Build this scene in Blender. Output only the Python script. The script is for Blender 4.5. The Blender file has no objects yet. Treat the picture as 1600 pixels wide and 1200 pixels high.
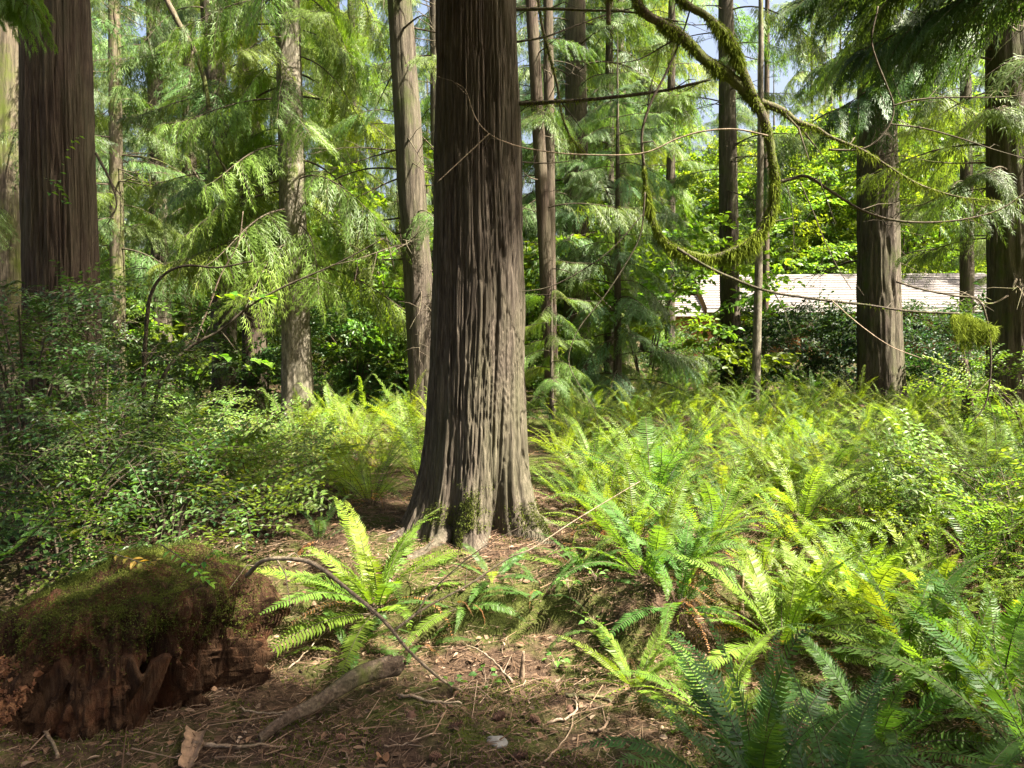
import bpy, math, random
import numpy as np
from mathutils import Vector, Matrix, Euler

random.seed(11)
RNG = np.random.default_rng(11)
sc = bpy.context.scene
COL = sc.collection

# ------------------------------------------------------------------ camera
FPX, CX, HY, EYE = 1160.0, 800.0, 520.0, 1.6          # focal length (photo px), principal column, horizon row, eye height
cam = bpy.data.cameras.new('camera')
cam.sensor_width = 36.0
cam.lens = 36.0 * FPX / 1600.0
cam.shift_y = (HY - 600.0) / 1600.0
cam.clip_start = 0.05
cam.clip_end = 2000.0
cam_o = bpy.data.objects.new('camera', cam)
COL.objects.link(cam_o)
cam_o.location = (0, 0, EYE)
cam_o.rotation_euler = (math.pi / 2, 0, 0)
sc.camera = cam_o

# ------------------------------------------------------------------ light
SUN_EL, SUN_AZ = math.radians(54), math.radians(114)   # azimuth clockwise from +Y: right, a little behind the viewer
SUN = Vector((math.sin(SUN_AZ) * math.cos(SUN_EL), math.cos(SUN_AZ) * math.cos(SUN_EL), math.sin(SUN_EL)))
world = bpy.data.worlds.new('World')
sc.world = world
world.use_nodes = True
wn = world.node_tree
sky = wn.nodes.new('ShaderNodeTexSky')
sky.sky_type = 'NISHITA'
sky.sun_disc = False
sky.sun_elevation = SUN_EL
sky.sun_rotation = SUN_AZ
sky.air_density = 1.0
sky.dust_density = 10.0
sky.ozone_density = 0.3
wn.links.new(sky.outputs[0], wn.nodes['Background'].inputs[0])
wn.nodes['Background'].inputs[1].default_value = 0.06
sun = bpy.data.lights.new('sun', 'SUN')
sun.energy = 5.0
sun.angle = math.radians(0.53)
sun.color = (1.0, 0.93, 0.80)
sun_o = bpy.data.objects.new('sun', sun)
COL.objects.link(sun_o)
sun_o.rotation_euler = (-SUN).to_track_quat('-Z', 'Y').to_euler()
sun_o.location = (8, -6, 20)

sc.view_settings.view_transform = 'Standard'
sc.view_settings.look = 'None'
sc.view_settings.gamma = 1.0
sc.view_settings.use_curve_mapping = False
sc.view_settings.exposure = 2.85
sc.render.engine = 'CYCLES'
cy = sc.cycles
cy.max_bounces = 7
cy.diffuse_bounces = 4
cy.glossy_bounces = 2
cy.transmission_bounces = 5
cy.transparent_max_bounces = 4
cy.use_adaptive_sampling = True
cy.adaptive_threshold = 0.012
cy.use_denoising = True
cy.denoiser = 'OPENIMAGEDENOISE'
cy.denoising_prefilter = 'NONE'
cy.denoising_input_passes = 'RGB_ALBEDO_NORMAL'
cy.sample_clamp_indirect = 6.0
cy.caustics_reflective = False
cy.caustics_refractive = False

# ------------------------------------------------------------------ helpers
def P(px, py, Y):
    return Vector(((px - CX) / FPX * Y, Y, EYE - (py - HY) / FPX * Y))

def PX(px, Y):
    return (px - CX) / FPX * Y

def _hash(ix, iy, iz, seed):
    h = (ix * 374761393 + iy * 668265263 + iz * 2147483647 + seed * 974634541) & 0xffffffff
    h = ((h ^ (h >> 13)) * 1274126177) & 0xffffffff
    h = ((h ^ (h >> 16)) * 2246822519) & 0xffffffff
    return ((h ^ (h >> 15)) & 0xffffff) / float(0xffffff)

def vnoise(p, seed=0):
    p = np.asarray(p, dtype=np.float64)
    if p.shape[-1] == 2:
        p = np.concatenate([p, np.zeros(p.shape[:-1] + (1,))], -1)
    f = np.floor(p)
    i = f.astype(np.int64)
    t = p - f
    t = t * t * (3 - 2 * t)
    r = 0
    for dx in (0, 1):
        for dy in (0, 1):
            for dz in (0, 1):
                w = ((t[..., 0] if dx else 1 - t[..., 0]) * (t[..., 1] if dy else 1 - t[..., 1])
                     * (t[..., 2] if dz else 1 - t[..., 2]))
                r = r + w * _hash(i[..., 0] + dx, i[..., 1] + dy, i[..., 2] + dz, seed)
    return r * 2 - 1

def fbm(p, seed=0, o=3):
    p = np.asarray(p, dtype=np.float64)
    r, a = 0, 1.0
    for k in range(o):
        r = r + a * vnoise(p * 2.0 ** k, seed + k * 17)
        a *= 0.5
    return r

def sstep(a, b, x):
    t = np.clip((x - a) / (b - a), 0, 1)
    return t * t * (3 - 2 * t)

class MB:
    """collects vertices and faces, one mesh at the end"""
    def __init__(s):
        s.v, s.f, s.n = [], [], 0
    def add(s, V, F, mat=0, smooth=True):
        V = np.asarray(V, dtype=np.float64).reshape(-1, 3)
        F = np.asarray(F, dtype=np.int64)
        if len(F):
            s.f.append((F + s.n, mat, smooth))
        s.v.append(V)
        s.n += len(V)
    def tube(s, pts, rad, sides=6, mat=0, cap=True, bump=0.0):
        pts = np.asarray([tuple(p) for p in pts], dtype=np.float64)
        n = len(pts)
        rad = np.broadcast_to(np.asarray(rad, dtype=np.float64), (n,))
        tan = np.gradient(pts, axis=0)
        tan /= np.linalg.norm(tan, axis=1)[:, None] + 1e-9
        ref = np.array([0.0, 0, 1]) if abs(tan[:, 2]).mean() < 0.75 else np.array([1.0, 0.1, 0])
        a = np.cross(tan, ref)
        a /= np.linalg.norm(a, axis=1)[:, None] + 1e-9
        b = np.cross(tan, a)
        th = np.arange(sides) * 2 * np.pi / sides
        r = rad[:, None] * np.ones((1, sides))
        if bump:
            r = r * (1 + bump * RNG.uniform(-1, 1, r.shape))
        V = pts[:, None, :] + r[..., None] * (np.cos(th)[None, :, None] * a[:, None, :] + np.sin(th)[None, :, None] * b[:, None, :])
        i = np.arange(n - 1)[:, None] * sides
        j = np.arange(sides)[None, :]
        k = (j + 1) % sides
        F = np.stack([i + j, i + k, i + sides + k, i + sides + j], -1).reshape(-1, 4)
        s.add(V, F[:, ::-1], mat)
        if cap:
            base = s.n - n * sides
            for row, flip in ((0, False), (n - 1, True)):
                c = base + row * sides
                q = np.array([[c + (m) % sides, c + (m + 1) % sides, c + sides - 1 - 0] for m in range(sides - 2)])
                if flip:
                    q = q[:, ::-1]
                s.f.append((q, mat, False))
    def box(s, c, d, rz=0, mat=0):
        x, y, z = d[0] / 2, d[1] / 2, d[2] / 2
        V = np.array([(sx * x, sy * y, sz * z) for sz in (-1, 1) for sy in (-1, 1) for sx in (-1, 1)])
        if rz:
            cc, ss = math.cos(rz), math.sin(rz)
            V = np.stack([V[:, 0] * cc - V[:, 1] * ss, V[:, 0] * ss + V[:, 1] * cc, V[:, 2]], 1)
        F = [(0, 2, 3, 1), (4, 5, 7, 6), (0, 1, 5, 4), (2, 6, 7, 3), (0, 4, 6, 2), (1, 3, 7, 5)]
        s.add(V + np.array(c), F, mat, False)
    def mesh(s, name, mats):
        V = np.concatenate(s.v)
        me = bpy.data.meshes.new(name)
        me.vertices.add(len(V))
        me.vertices.foreach_set('co', V.astype(np.float32).ravel())
        nl = sum(f.size for f, _, _ in s.f)
        nf = sum(len(f) for f, _, _ in s.f)
        me.loops.add(nl)
        me.loops.foreach_set('vertex_index', np.concatenate([f.ravel() for f, _, _ in s.f]).astype(np.int32))
        sizes = np.concatenate([np.full(len(f), f.shape[1]) for f, _, _ in s.f])
        me.polygons.add(nf)
        me.polygons.foreach_set('loop_start', np.concatenate([[0], np.cumsum(sizes)[:-1]]).astype(np.int32))
        me.polygons.foreach_set('material_index', np.concatenate([np.full(len(f), m) for f, m, _ in s.f]).astype(np.int32))
        me.polygons.foreach_set('use_smooth', np.concatenate([np.full(len(f), sm) for f, _, sm in s.f]).astype(bool))
        for m in mats if isinstance(mats, (list, tuple)) else [mats]:
            me.materials.append(m)
        me.update(calc_edges=True)
        return me

def obj(name, me, parent=None, loc=None, rot=None, scale=None, color=None):
    o = bpy.data.objects.new(name, me)
    COL.objects.link(o)
    if parent is not None:
        o.parent = parent
    if loc is not None:
        o.location = loc
    if rot is not None:
        o.rotation_euler = rot
    if scale is not None:
        o.scale = (scale, scale, scale) if np.isscalar(scale) else scale
    if color is not None:
        o.color = (color[0], color[1], color[2], 1)
    return o

def tag(o, label=None, cat=None, group=None, kind=None):
    if label: o['label'] = label
    if cat: o['category'] = cat
    if group: o['group'] = group
    if kind: o['kind'] = kind
    return o

def thing(name, label, cat, loc, group=None, rz=0):
    o = obj(name, None, None, loc, (0, 0, rz))
    o.empty_display_size = 0.1
    return tag(o, label, cat, group)

def curve(pts, n=24):
    """Catmull-Rom through pts"""
    p = np.asarray([tuple(q) for q in pts], dtype=np.float64)
    p = np.concatenate([[2 * p[0] - p[1]], p, [2 * p[-1] - p[-2]]])
    m = len(p) - 3
    out = []
    for u in np.linspace(0, m - 1e-6, n):
        k = int(u); t = u - k
        a, b, c, d = p[k], p[k + 1], p[k + 2], p[k + 3]
        out.append(0.5 * ((2 * b) + (-a + c) * t + (2 * a - 5 * b + 4 * c - d) * t * t + (-a + 3 * b - 3 * c + d) * t ** 3))
    return np.array(out)

# ------------------------------------------------------------------ materials
def new_mat(name):
    m = bpy.data.materials.new(name)
    m.use_nodes = True
    nt = m.node_tree
    return m, nt, nt.nodes, nt.links, nt.nodes['Principled BSDF']

def noise_node(nt, vec, scale, detail=4, rough=0.6, dist=0.0):
    n = nt.nodes.new('ShaderNodeTexNoise')
    n.inputs['Scale'].default_value = scale
    n.inputs['Detail'].default_value = detail
    n.inputs['Roughness'].default_value = rough
    n.inputs['Distortion'].default_value = dist
    nt.links.new(vec, n.inputs['Vector'])
    return n

def ramp(nt, fac, stops):
    r = nt.nodes.new('ShaderNodeValToRGB')
    e = r.color_ramp.elements
    while len(e) < len(stops):
        e.new(0.5)
    for q, (p, c) in zip(e, stops):
        q.position = p
        q.color = (c[0], c[1], c[2], 1) if not np.isscalar(c) else (c, c, c, 1)
    nt.links.new(fac, r.inputs[0])
    return r

def mixc(nt, fac, a, b, mode='MIX'):
    m = nt.nodes.new('ShaderNodeMix')
    m.data_type = 'RGBA'
    m.blend_type = mode
    for s, v in ((m.inputs[0], fac), (m.inputs[6], a), (m.inputs[7], b)):
        if hasattr(v, 'is_output'):
            nt.links.new(v, s)
        elif np.isscalar(v):
            s.default_value = v
        else:
            s.default_value = (v[0], v[1], v[2], 1)
    return m.outputs[2]

def mapping(nt, scale, coord='Object'):
    tc = nt.nodes.new('ShaderNodeTexCoord')
    mp = nt.nodes.new('ShaderNodeMapping')
    mp.inputs['Scale'].default_value = scale
    nt.links.new(tc.outputs[coord], mp.inputs[0])
    return mp.outputs[0]

def bump(nt, bsdf, height, strength=0.6, dist=0.02):
    b = nt.nodes.new('ShaderNodeBump')
    b.inputs['Strength'].default_value = strength
    b.inputs['Distance'].default_value = dist
    nt.links.new(height, b.inputs['Height'])
    nt.links.new(b.outputs[0], bsdf.inputs['Normal'])

def leaf_mat(name, rough=0.45, spec=0.4, trans=0.5, tcol=(1.7, 1.6, 0.55), nscale=6.0, vary=0.45):
    """two-sided leaf: reflected light takes the object's own colour, transmitted light is yellower"""
    m, nt, N, L, b = new_mat(name)
    oi = N.new('ShaderNodeObjectInfo')
    tc = N.new('ShaderNodeTexCoord')
    nz = noise_node(nt, tc.outputs['Object'], nscale, 2)
    v = ramp(nt, nz.outputs[0], [(0.25, 1 - vary), (0.75, 1 + vary)])
    c = mixc(nt, 1.0, oi.outputs['Color'], v.outputs[0], 'MULTIPLY')
    c2 = mixc(nt, 1.0, c, tcol, 'MULTIPLY')
    L.new(c, b.inputs['Base Color'])
    b.inputs['Roughness'].default_value = rough
    b.inputs['Specular IOR Level'].default_value = spec
    t = N.new('ShaderNodeBsdfTranslucent')
    L.new(c2, t.inputs[0])
    mx = N.new('ShaderNodeMixShader')
    mx.inputs[0].default_value = trans
    L.new(b.outputs[0], mx.inputs[1])
    L.new(t.outputs[0], mx.inputs[2])
    L.new(mx.outputs[0], N['Material Output'].inputs[0])
    return m

def bark_mat(name, dark, mid, light, moss=0.0, mosscol=(0.10, 0.13, 0.02), sc_=(22, 22, 1.6), bstr=0.9, bdist=0.02):
    m, nt, N, L, b = new_mat(name)
    v = mapping(nt, sc_)
    n1 = noise_node(nt, v, 1.0, 5, 0.65, 0.6)
    c = ramp(nt, n1.outputs[0], [(0.3, dark), (0.5, mid), (0.72, light)]).outputs[0]
    nf = noise_node(nt, mapping(nt, (sc_[0] * 3.2, sc_[1] * 3.2, sc_[2] * 3.0)), 1.0, 4, 0.7)
    c = mixc(nt, 1.0, c, ramp(nt, nf.outputs[0], [(0.3, 0.45), (0.7, 1.5)]).outputs[0], 'MULTIPLY')
    v2 = mapping(nt, (3.0, 3.0, 0.8))
    n2 = noise_node(nt, v2, 1.0, 3)
    c = mixc(nt, ramp(nt, n2.outputs[0], [(0.42, 0.0), (0.68, 0.5)]).outputs[0], c, (0.085, 0.085, 0.045))
    if moss:
        n3 = noise_node(nt, mapping(nt, (2.0, 2.0, 1.0)), 1.3, 6, 0.7)
        c = mixc(nt, ramp(nt, n3.outputs[0], [(0.62 - moss * 0.3, 0.0), (0.78 - moss * 0.3, 1.0)]).outputs[0], c, mosscol)
    L.new(c, b.inputs['Base Color'])
    b.inputs['Roughness'].default_value = 0.9
    b.inputs['Specular IOR Level'].default_value = 0.15
    bump(nt, b, n1.outputs[0], bstr, bdist)
    return m

M = {}
M['frond'] = leaf_mat('fern_frond', 0.45, 0.25, 0.5, (1.9, 1.75, 0.5), 5.0, 0.35)
M['cedar'] = leaf_mat('cedar_foliage', 0.5, 0.35, 0.45, (1.9, 1.8, 0.6), 1.5, 0.4)
M['leaf'] = leaf_mat('broad_leaf', 0.4, 0.4, 0.5, (1.9, 1.8, 0.5), 3.0, 0.4)
M['gloss'] = leaf_mat('glossy_leaf', 0.42, 0.35, 0.42, (1.8, 1.7, 0.5), 4.0, 0.4)
M['bark_main'] = bark_mat('cedar_bark', (0.025, 0.019, 0.014), (0.066, 0.052, 0.039), (0.14, 0.114, 0.088), 0.0, sc_=(48, 48, 2.6), bstr=0.8, bdist=0.012)
M['bark'] = bark_mat('conifer_bark', (0.026, 0.020, 0.015), (0.062, 0.049, 0.037), (0.12, 0.10, 0.076), 0.3, (0.055, 0.065, 0.02), sc_=(26, 26, 2.4))
M['bark_moss'] = bark_mat('mossy_bark', (0.035, 0.026, 0.018), (0.085, 0.066, 0.046), (0.14, 0.115, 0.08), 0.5, (0.075, 0.092, 0.018))
M['bark_red'] = bark_mat('red_bark', (0.026, 0.018, 0.013), (0.060, 0.043, 0.032), (0.11, 0.083, 0.062), 0.0, sc_=(34, 34, 2.2))
M['bark_pale'] = bark_mat('pale_bark', (0.06, 0.05, 0.036), (0.13, 0.112, 0.084), (0.21, 0.185, 0.145), 0.3, sc_=(12, 12, 5), bstr=0.4)
M['twig'] = bark_mat('twig_bark', (0.03, 0.022, 0.016), (0.06, 0.045, 0.032), (0.11, 0.085, 0.06), 0.0, sc_=(30, 30, 30), bstr=0.3)
M['twig_pale'] = bark_mat('pale_twig', (0.13, 0.095, 0.065), (0.23, 0.17, 0.12), (0.33, 0.26, 0.19), 0.0, sc_=(30, 30, 30), bstr=0.3)
M['deadwood'] = bark_mat('dead_wood', (0.09, 0.055, 0.035), (0.20, 0.135, 0.09), (0.32, 0.24, 0.17), 0.0, sc_=(18, 18, 18), bstr=0.6)

M['logwood'] = bark_mat('weathered_log', (0.026, 0.018, 0.012), (0.075, 0.053, 0.036), (0.15, 0.115, 0.082), 0.35, sc_=(26, 26, 26), bstr=0.8)

def moss_mat(name, a, b_, tr=0.35):
    m, nt, N, L, b = new_mat(name)
    n = noise_node(nt, mapping(nt, (1, 1, 1)), 14, 3)
    c = ramp(nt, n.outputs[0], [(0.3, a), (0.7, b_)]).outputs[0]
    L.new(c, b.inputs['Base Color'])
    b.inputs['Roughness'].default_value = 0.9
    b.inputs['Specular IOR Level'].default_value = 0.1
    t = N.new('ShaderNodeBsdfTranslucent')
    L.new(c, t.inputs[0])
    mx = N.new('ShaderNodeMixShader')
    mx.inputs[0].default_value = tr
    L.new(b.outputs[0], mx.inputs[1]); L.new(t.outputs[0], mx.inputs[2])
    L.new(mx.outputs[0], N['Material Output'].inputs[0])
    return m
M['moss'] = moss_mat('moss', (0.035, 0.048, 0.010), (0.115, 0.135, 0.022))
M['moss_hang'] = moss_mat('hanging_moss', (0.075, 0.105, 0.012), (0.20, 0.25, 0.024), 0.4)

def litter_mat(name, cols):
    m, nt, N, L, b = new_mat(name)
    g = N.new('ShaderNodeNewGeometry')
    r = ramp(nt, g.outputs['Random Per Island'], [(i / max(1, len(cols) - 1), c) for i, c in enumerate(cols)])
    L.new(r.outputs[0], b.inputs['Base Color'])
    b.inputs['Roughness'].default_value = 0.8
    b.inputs['Specular IOR Level'].default_value = 0.2
    return m
M['litter'] = litter_mat('needle_litter', [(0.03, 0.019, 0.012), (0.15, 0.088, 0.05), (0.05, 0.03, 0.018), (0.18, 0.115, 0.07), (0.07, 0.04, 0.022), (0.29, 0.21, 0.145)])
M['crumb'] = litter_mat('rotten_crumbs', [(0.045, 0.018, 0.009), (0.11, 0.045, 0.02), (0.18, 0.09, 0.042), (0.07, 0.03, 0.014)])

# ground
m, nt, N, L, b = new_mat('forest_floor')
v = mapping(nt, (1, 1, 1))
n1 = noise_node(nt, v, 28, 6, 0.7)
n2 = noise_node(nt, v, 1.6, 5, 0.65)
n3 = noise_node(nt, v, 90, 3, 0.7)
c = ramp(nt, n1.outputs[0], [(0.3, (0.016, 0.010, 0.007)), (0.5, (0.048, 0.030, 0.019)), (0.7, (0.105, 0.068, 0.044))]).outputs[0]
c2 = ramp(nt, n3.outputs[0], [(0.3, (0.022, 0.030, 0.006)), (0.7, (0.075, 0.092, 0.018))]).outputs[0]
c = mixc(nt, ramp(nt, n2.outputs[0], [(0.45, 0.0), (0.58, 0.85)]).outputs[0], c, c2)
L.new(c, b.inputs['Base Color'])
b.inputs['Roughness'].default_value = 0.95
b.inputs['Specular IOR Level'].default_value = 0.1
bump(nt, b, n1.outputs[0], 0.8, 0.03)
M['ground'] = m

# rotten wood of the stump
m, nt, N, L, b = new_mat('rotten_wood')
v = mapping(nt, (34, 34, 6.0))
n1 = noise_node(nt, v, 1.0, 6, 0.75, 0.8)
n2 = noise_node(nt, mapping(nt, (1, 1, 1)), 4.0, 5, 0.7)
c = ramp(nt, n1.outputs[0], [(0.3, (0.010, 0.006, 0.004)), (0.5, (0.036, 0.019, 0.010)), (0.7, (0.085, 0.050, 0.027))]).outputs[0]
c = mixc(nt, ramp(nt, n2.outputs[0], [(0.50, 0.0), (0.70, 0.6)]).outputs[0], c, (0.085, 0.030, 0.013))
L.new(c, b.inputs['Base Color'])
b.inputs['Roughness'].default_value = 0.95
b.inputs['Specular IOR Level'].default_value = 0.08
bump(nt, b, n1.outputs[0], 0.9, 0.03)
M['rotten'] = m

def plain(name, col, rough=0.8, nsc=8, vary=0.25, spec=0.2, scl=(1, 1, 1)):
    m, nt, N, L, b = new_mat(name)
    n = noise_node(nt, mapping(nt, scl), nsc, 4)
    c = mixc(nt, 1.0, col, ramp(nt, n.outputs[0], [(0.3, 1 - vary), (0.7, 1 + vary)]).outputs[0], 'MULTIPLY')
    L.new(c, b.inputs['Base Color'])
    b.inputs['Roughness'].default_value = rough
    b.inputs['Specular IOR Level'].default_value = spec
    return m
M['shingle'] = plain('weathered_shingle', (0.15, 0.136, 0.128), 0.95, 22, 0.55, 0.05)
M['siding'] = plain('cedar_siding', (0.26, 0.13, 0.052), 0.6, 6, 0.3, scl=(1, 1, 6))
M['trim'] = plain('dark_trim', (0.22, 0.12, 0.06), 0.6)
M['glass'] = plain('window_glass', (0.02, 0.025, 0.025), 0.08, spec=0.5)
M['gutter'] = plain('gutter_metal', (0.42, 0.40, 0.38), 0.45)
M['stone'] = plain('grey_stone', (0.17, 0.165, 0.15), 0.85, 18, 0.35)
M['barkchip'] = plain('pale_bark_chip', (0.20, 0.13, 0.08), 0.8, 30, 0.5)
M['deadleaf'] = plain('dead_leaf', (0.17, 0.09, 0.045), 0.7, 20, 0.3)
M['cone'] = plain('cone_scale', (0.11, 0.06, 0.04), 0.8, 30, 0.3)

# ------------------------------------------------------------------ ground
def gh(x, y):
    x = np.asarray(x, dtype=np.float64); y = np.asarray(y, dtype=np.float64)
    q = np.stack([x, y], -1)
    wob = 0.16 * vnoise(q * 1.7, 3) + 0.07 * vnoise(q * 5.0, 4)
    edge = 3.70 + wob + 0.35 * sstep(0.5, 1.6, x) + 0.25 * sstep(-0.6, -1.3, x)
    wid = 0.10 + 1.3 * sstep(0.75, 1.7, x) + 0.7 * sstep(-0.35, -0.9, x)
    z = 0.235 * sstep(edge, edge + wid, y)
    z = z + 0.05 * sstep(4.0, 5.2, y)
    z = z + 0.10 * np.exp(-((x + 0.25) ** 2 + (y - 4.95) ** 2) / 0.55)
    z = z - 0.04 * np.exp(-((x - 0.25) ** 2 / 0.5 + (y - 3.55) ** 2 / 0.02)) + 0.06 * vnoise(q * 4.2, 9) * np.exp(-((y - 3.85) / 0.45) ** 2)
    z = z + 0.30 * np.exp(-((x + 2.25) ** 2 / 0.14 + (y - 2.6) ** 2 / 0.20))
    near = np.exp(-np.maximum(0, y - 7) / 4)
    z = z + (0.030 * vnoise(q * 3.1, 5) + 0.016 * vnoise(q * 9.0, 6) + 0.011 * vnoise(q * 19.0, 7)) * (0.25 + 0.75 * near)
    z = z + 0.12 * vnoise(q * 0.22, 8) * sstep(7, 12, y)
    return z

def gz(x, y):
    return float(gh(np.array([x]), np.array([y]))[0])

def floor_depth(px, py):
    """depth at which the line of sight through a picture point first meets the floor"""
    Yv = np.linspace(1.8, 14, 2400)
    below = EYE - (py - HY) / FPX * Yv <= gh((px - CX) / FPX * Yv, Yv)
    return float(Yv[np.argmax(below)])

ys = np.concatenate([np.arange(-30, -2, 2.0), np.arange(-2, 1.8, 0.2), np.arange(1.8, 6.2, 0.028), 6.2 * 1.045 ** np.arange(0, 90)])
xs_h = np.concatenate([np.arange(0, 3.4, 0.03), 3.4 * 1.06 ** np.arange(0, 76)])
xs = np.concatenate([-xs_h[:0:-1], xs_h])
gx, gy = np.meshgrid(xs, ys)
gV = np.stack([gx, gy, gh(gx, gy)], -1).reshape(-1, 3)
ni, nj = gx.shape
ii, jj = np.meshgrid(np.arange(ni - 1), np.arange(nj - 1), indexing='ij')
a_ = ii * nj + jj
gF = np.stack([a_, a_ + 1, a_ + nj + 1, a_ + nj], -1).reshape(-1, 4)
mb = MB(); mb.add(gV, gF)
tag(obj('ground', mb.mesh('ground', M['ground'])), 'uneven forest floor of soil needles and moss', kind='structure')

# ------------------------------------------------------------------ foliage meshes
def kites(base, direc, side, length, width, mid=0.4, sag=0.0):
    """flat pointed leaflets: n quads"""
    b_ = np.asarray(base); d = np.asarray(direc); s_ = np.asarray(side)
    l = np.asarray(length)[:, None]; w = np.asarray(width)[:, None]
    tip = b_ + d * l
    tip[:, 2] -= sag * np.asarray(length)
    mp = b_ + d * l * mid
    V = np.stack([b_, mp + s_ * w / 2, tip, mp - s_ * w / 2], 1).reshape(-1, 3)
    F = np.arange(len(b_) * 4).reshape(-1, 4)
    return V, F

def unit(v):
    return v / (np.linalg.norm(v, axis=-1, keepdims=True) + 1e-9)

def bough_mesh(name, seed, L=2.2, nsec=44, nter=9, droop=0.55, fine=False, lsec=0.62):
    r = np.random.default_rng(seed)
    t = np.linspace(0, 1, 18)
    wig = r.uniform(-0.12, 0.12)
    def axis(t):
        return np.stack([L * t * (1 - 0.12 * t), wig * L * t * t, L * (0.16 * t - droop * t ** 2 + 0.22 * t ** 4)], -1)
    mb = MB()
    mb.tube(axis(t), 0.018 * (1 - 0.85 * t) * L / 2.2, 5, 1, False)
    ts = np.sort(r.uniform(0.14, 1.0, nsec))
    for i, t0 in enumerate(ts):
        bpt = axis(np.array([t0]))[0]
        tan = unit(axis(np.array([t0 + 0.02]))[0] - axis(np.array([t0 - 0.02]))[0])
        sd = 1 if i % 2 else -1
        l = lsec * (0.45 + 0.75 * math.sin(min(1, t0 * 1.15) * math.pi * 0.86 + 0.25)) * r.uniform(0.65, 1.2)
        lat = np.cross(np.array([0, 0, 1.0]), tan)
        lat = unit(lat)
        d0 = unit(tan * r.uniform(0.45, 0.9) + lat * sd * r.uniform(0.5, 1.0) + np.array([0, 0, r.uniform(-0.45, 0.0)]))
        ss = np.linspace(0, 1, 7)
        dr = r.uniform(0.25, 0.75)
        def sec(s):
            s = np.asarray(s)[:, None]
            return bpt + d0 * s * l + np.array([0, 0, -dr]) * s ** 2 * l
        mb.tube(sec(ss), 0.0045 * (1 - 0.7 * ss), 3, 1, False)
        k = int(nter * (1.5 if fine else 1))
        s0 = np.linspace(0.06, 1.0, k)
        for side in (-1, 1):
            b_ = sec(s0)
            tg = unit(sec(s0 + 0.03) - sec(s0 - 0.03))
            up = unit(np.array([0, 0, 1.0]) + 0.5 * r.uniform(-1, 1, 3))
            la = unit(np.cross(up, tg)) * side
            d = unit(tg * 0.75 + la * (0.75 * (1 - 0.5 * s0))[:, None] + np.array([0, 0, -0.25]) + 0.18 * r.uniform(-1, 1, (k, 3)))
            nrm = np.cross(tg, la)
            sv = unit(np.cross(d, nrm))
            ln = l * 0.36 * (1.1 - 0.65 * s0) * r.uniform(0.6, 1.25, k) + 0.03
            V, F = kites(b_, d, sv, ln, 0.06 * ln + 0.005, 0.45, 0.35)
            mb.add(V, F, 0, False)
            for fr in ((0.25, 0.5, 0.75) if fine else (0.4,)):
                for s2 in (-1, 1):
                    d2 = unit(d * 0.8 + sv * s2 * 0.65)
                    V, F = kites(b_ + d * (ln * fr)[:, None], d2, unit(np.cross(d2, nrm)), ln * (0.5 if not fine else 0.42 * (1.2 - fr)), 0.05 * ln + 0.004, 0.5, 0.35)
                    mb.add(V, F, 0, False)
    return mb.mesh(name, [M['cedar'], M['twig']])

BOUGH = [bough_mesh('cedar_bough', 100 + i, 2.2, 28, 8, [0.45, 0.6, 0.75, 0.55, 0.9, 0.35][i]) for i in range(6)]
BFINE = [bough_mesh('cedar_bough_fine', 200 + i, 2.0, 32, 8, [0.3, 0.5, 0.65][i], True, 0.5) for i in range(3)]

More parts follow.
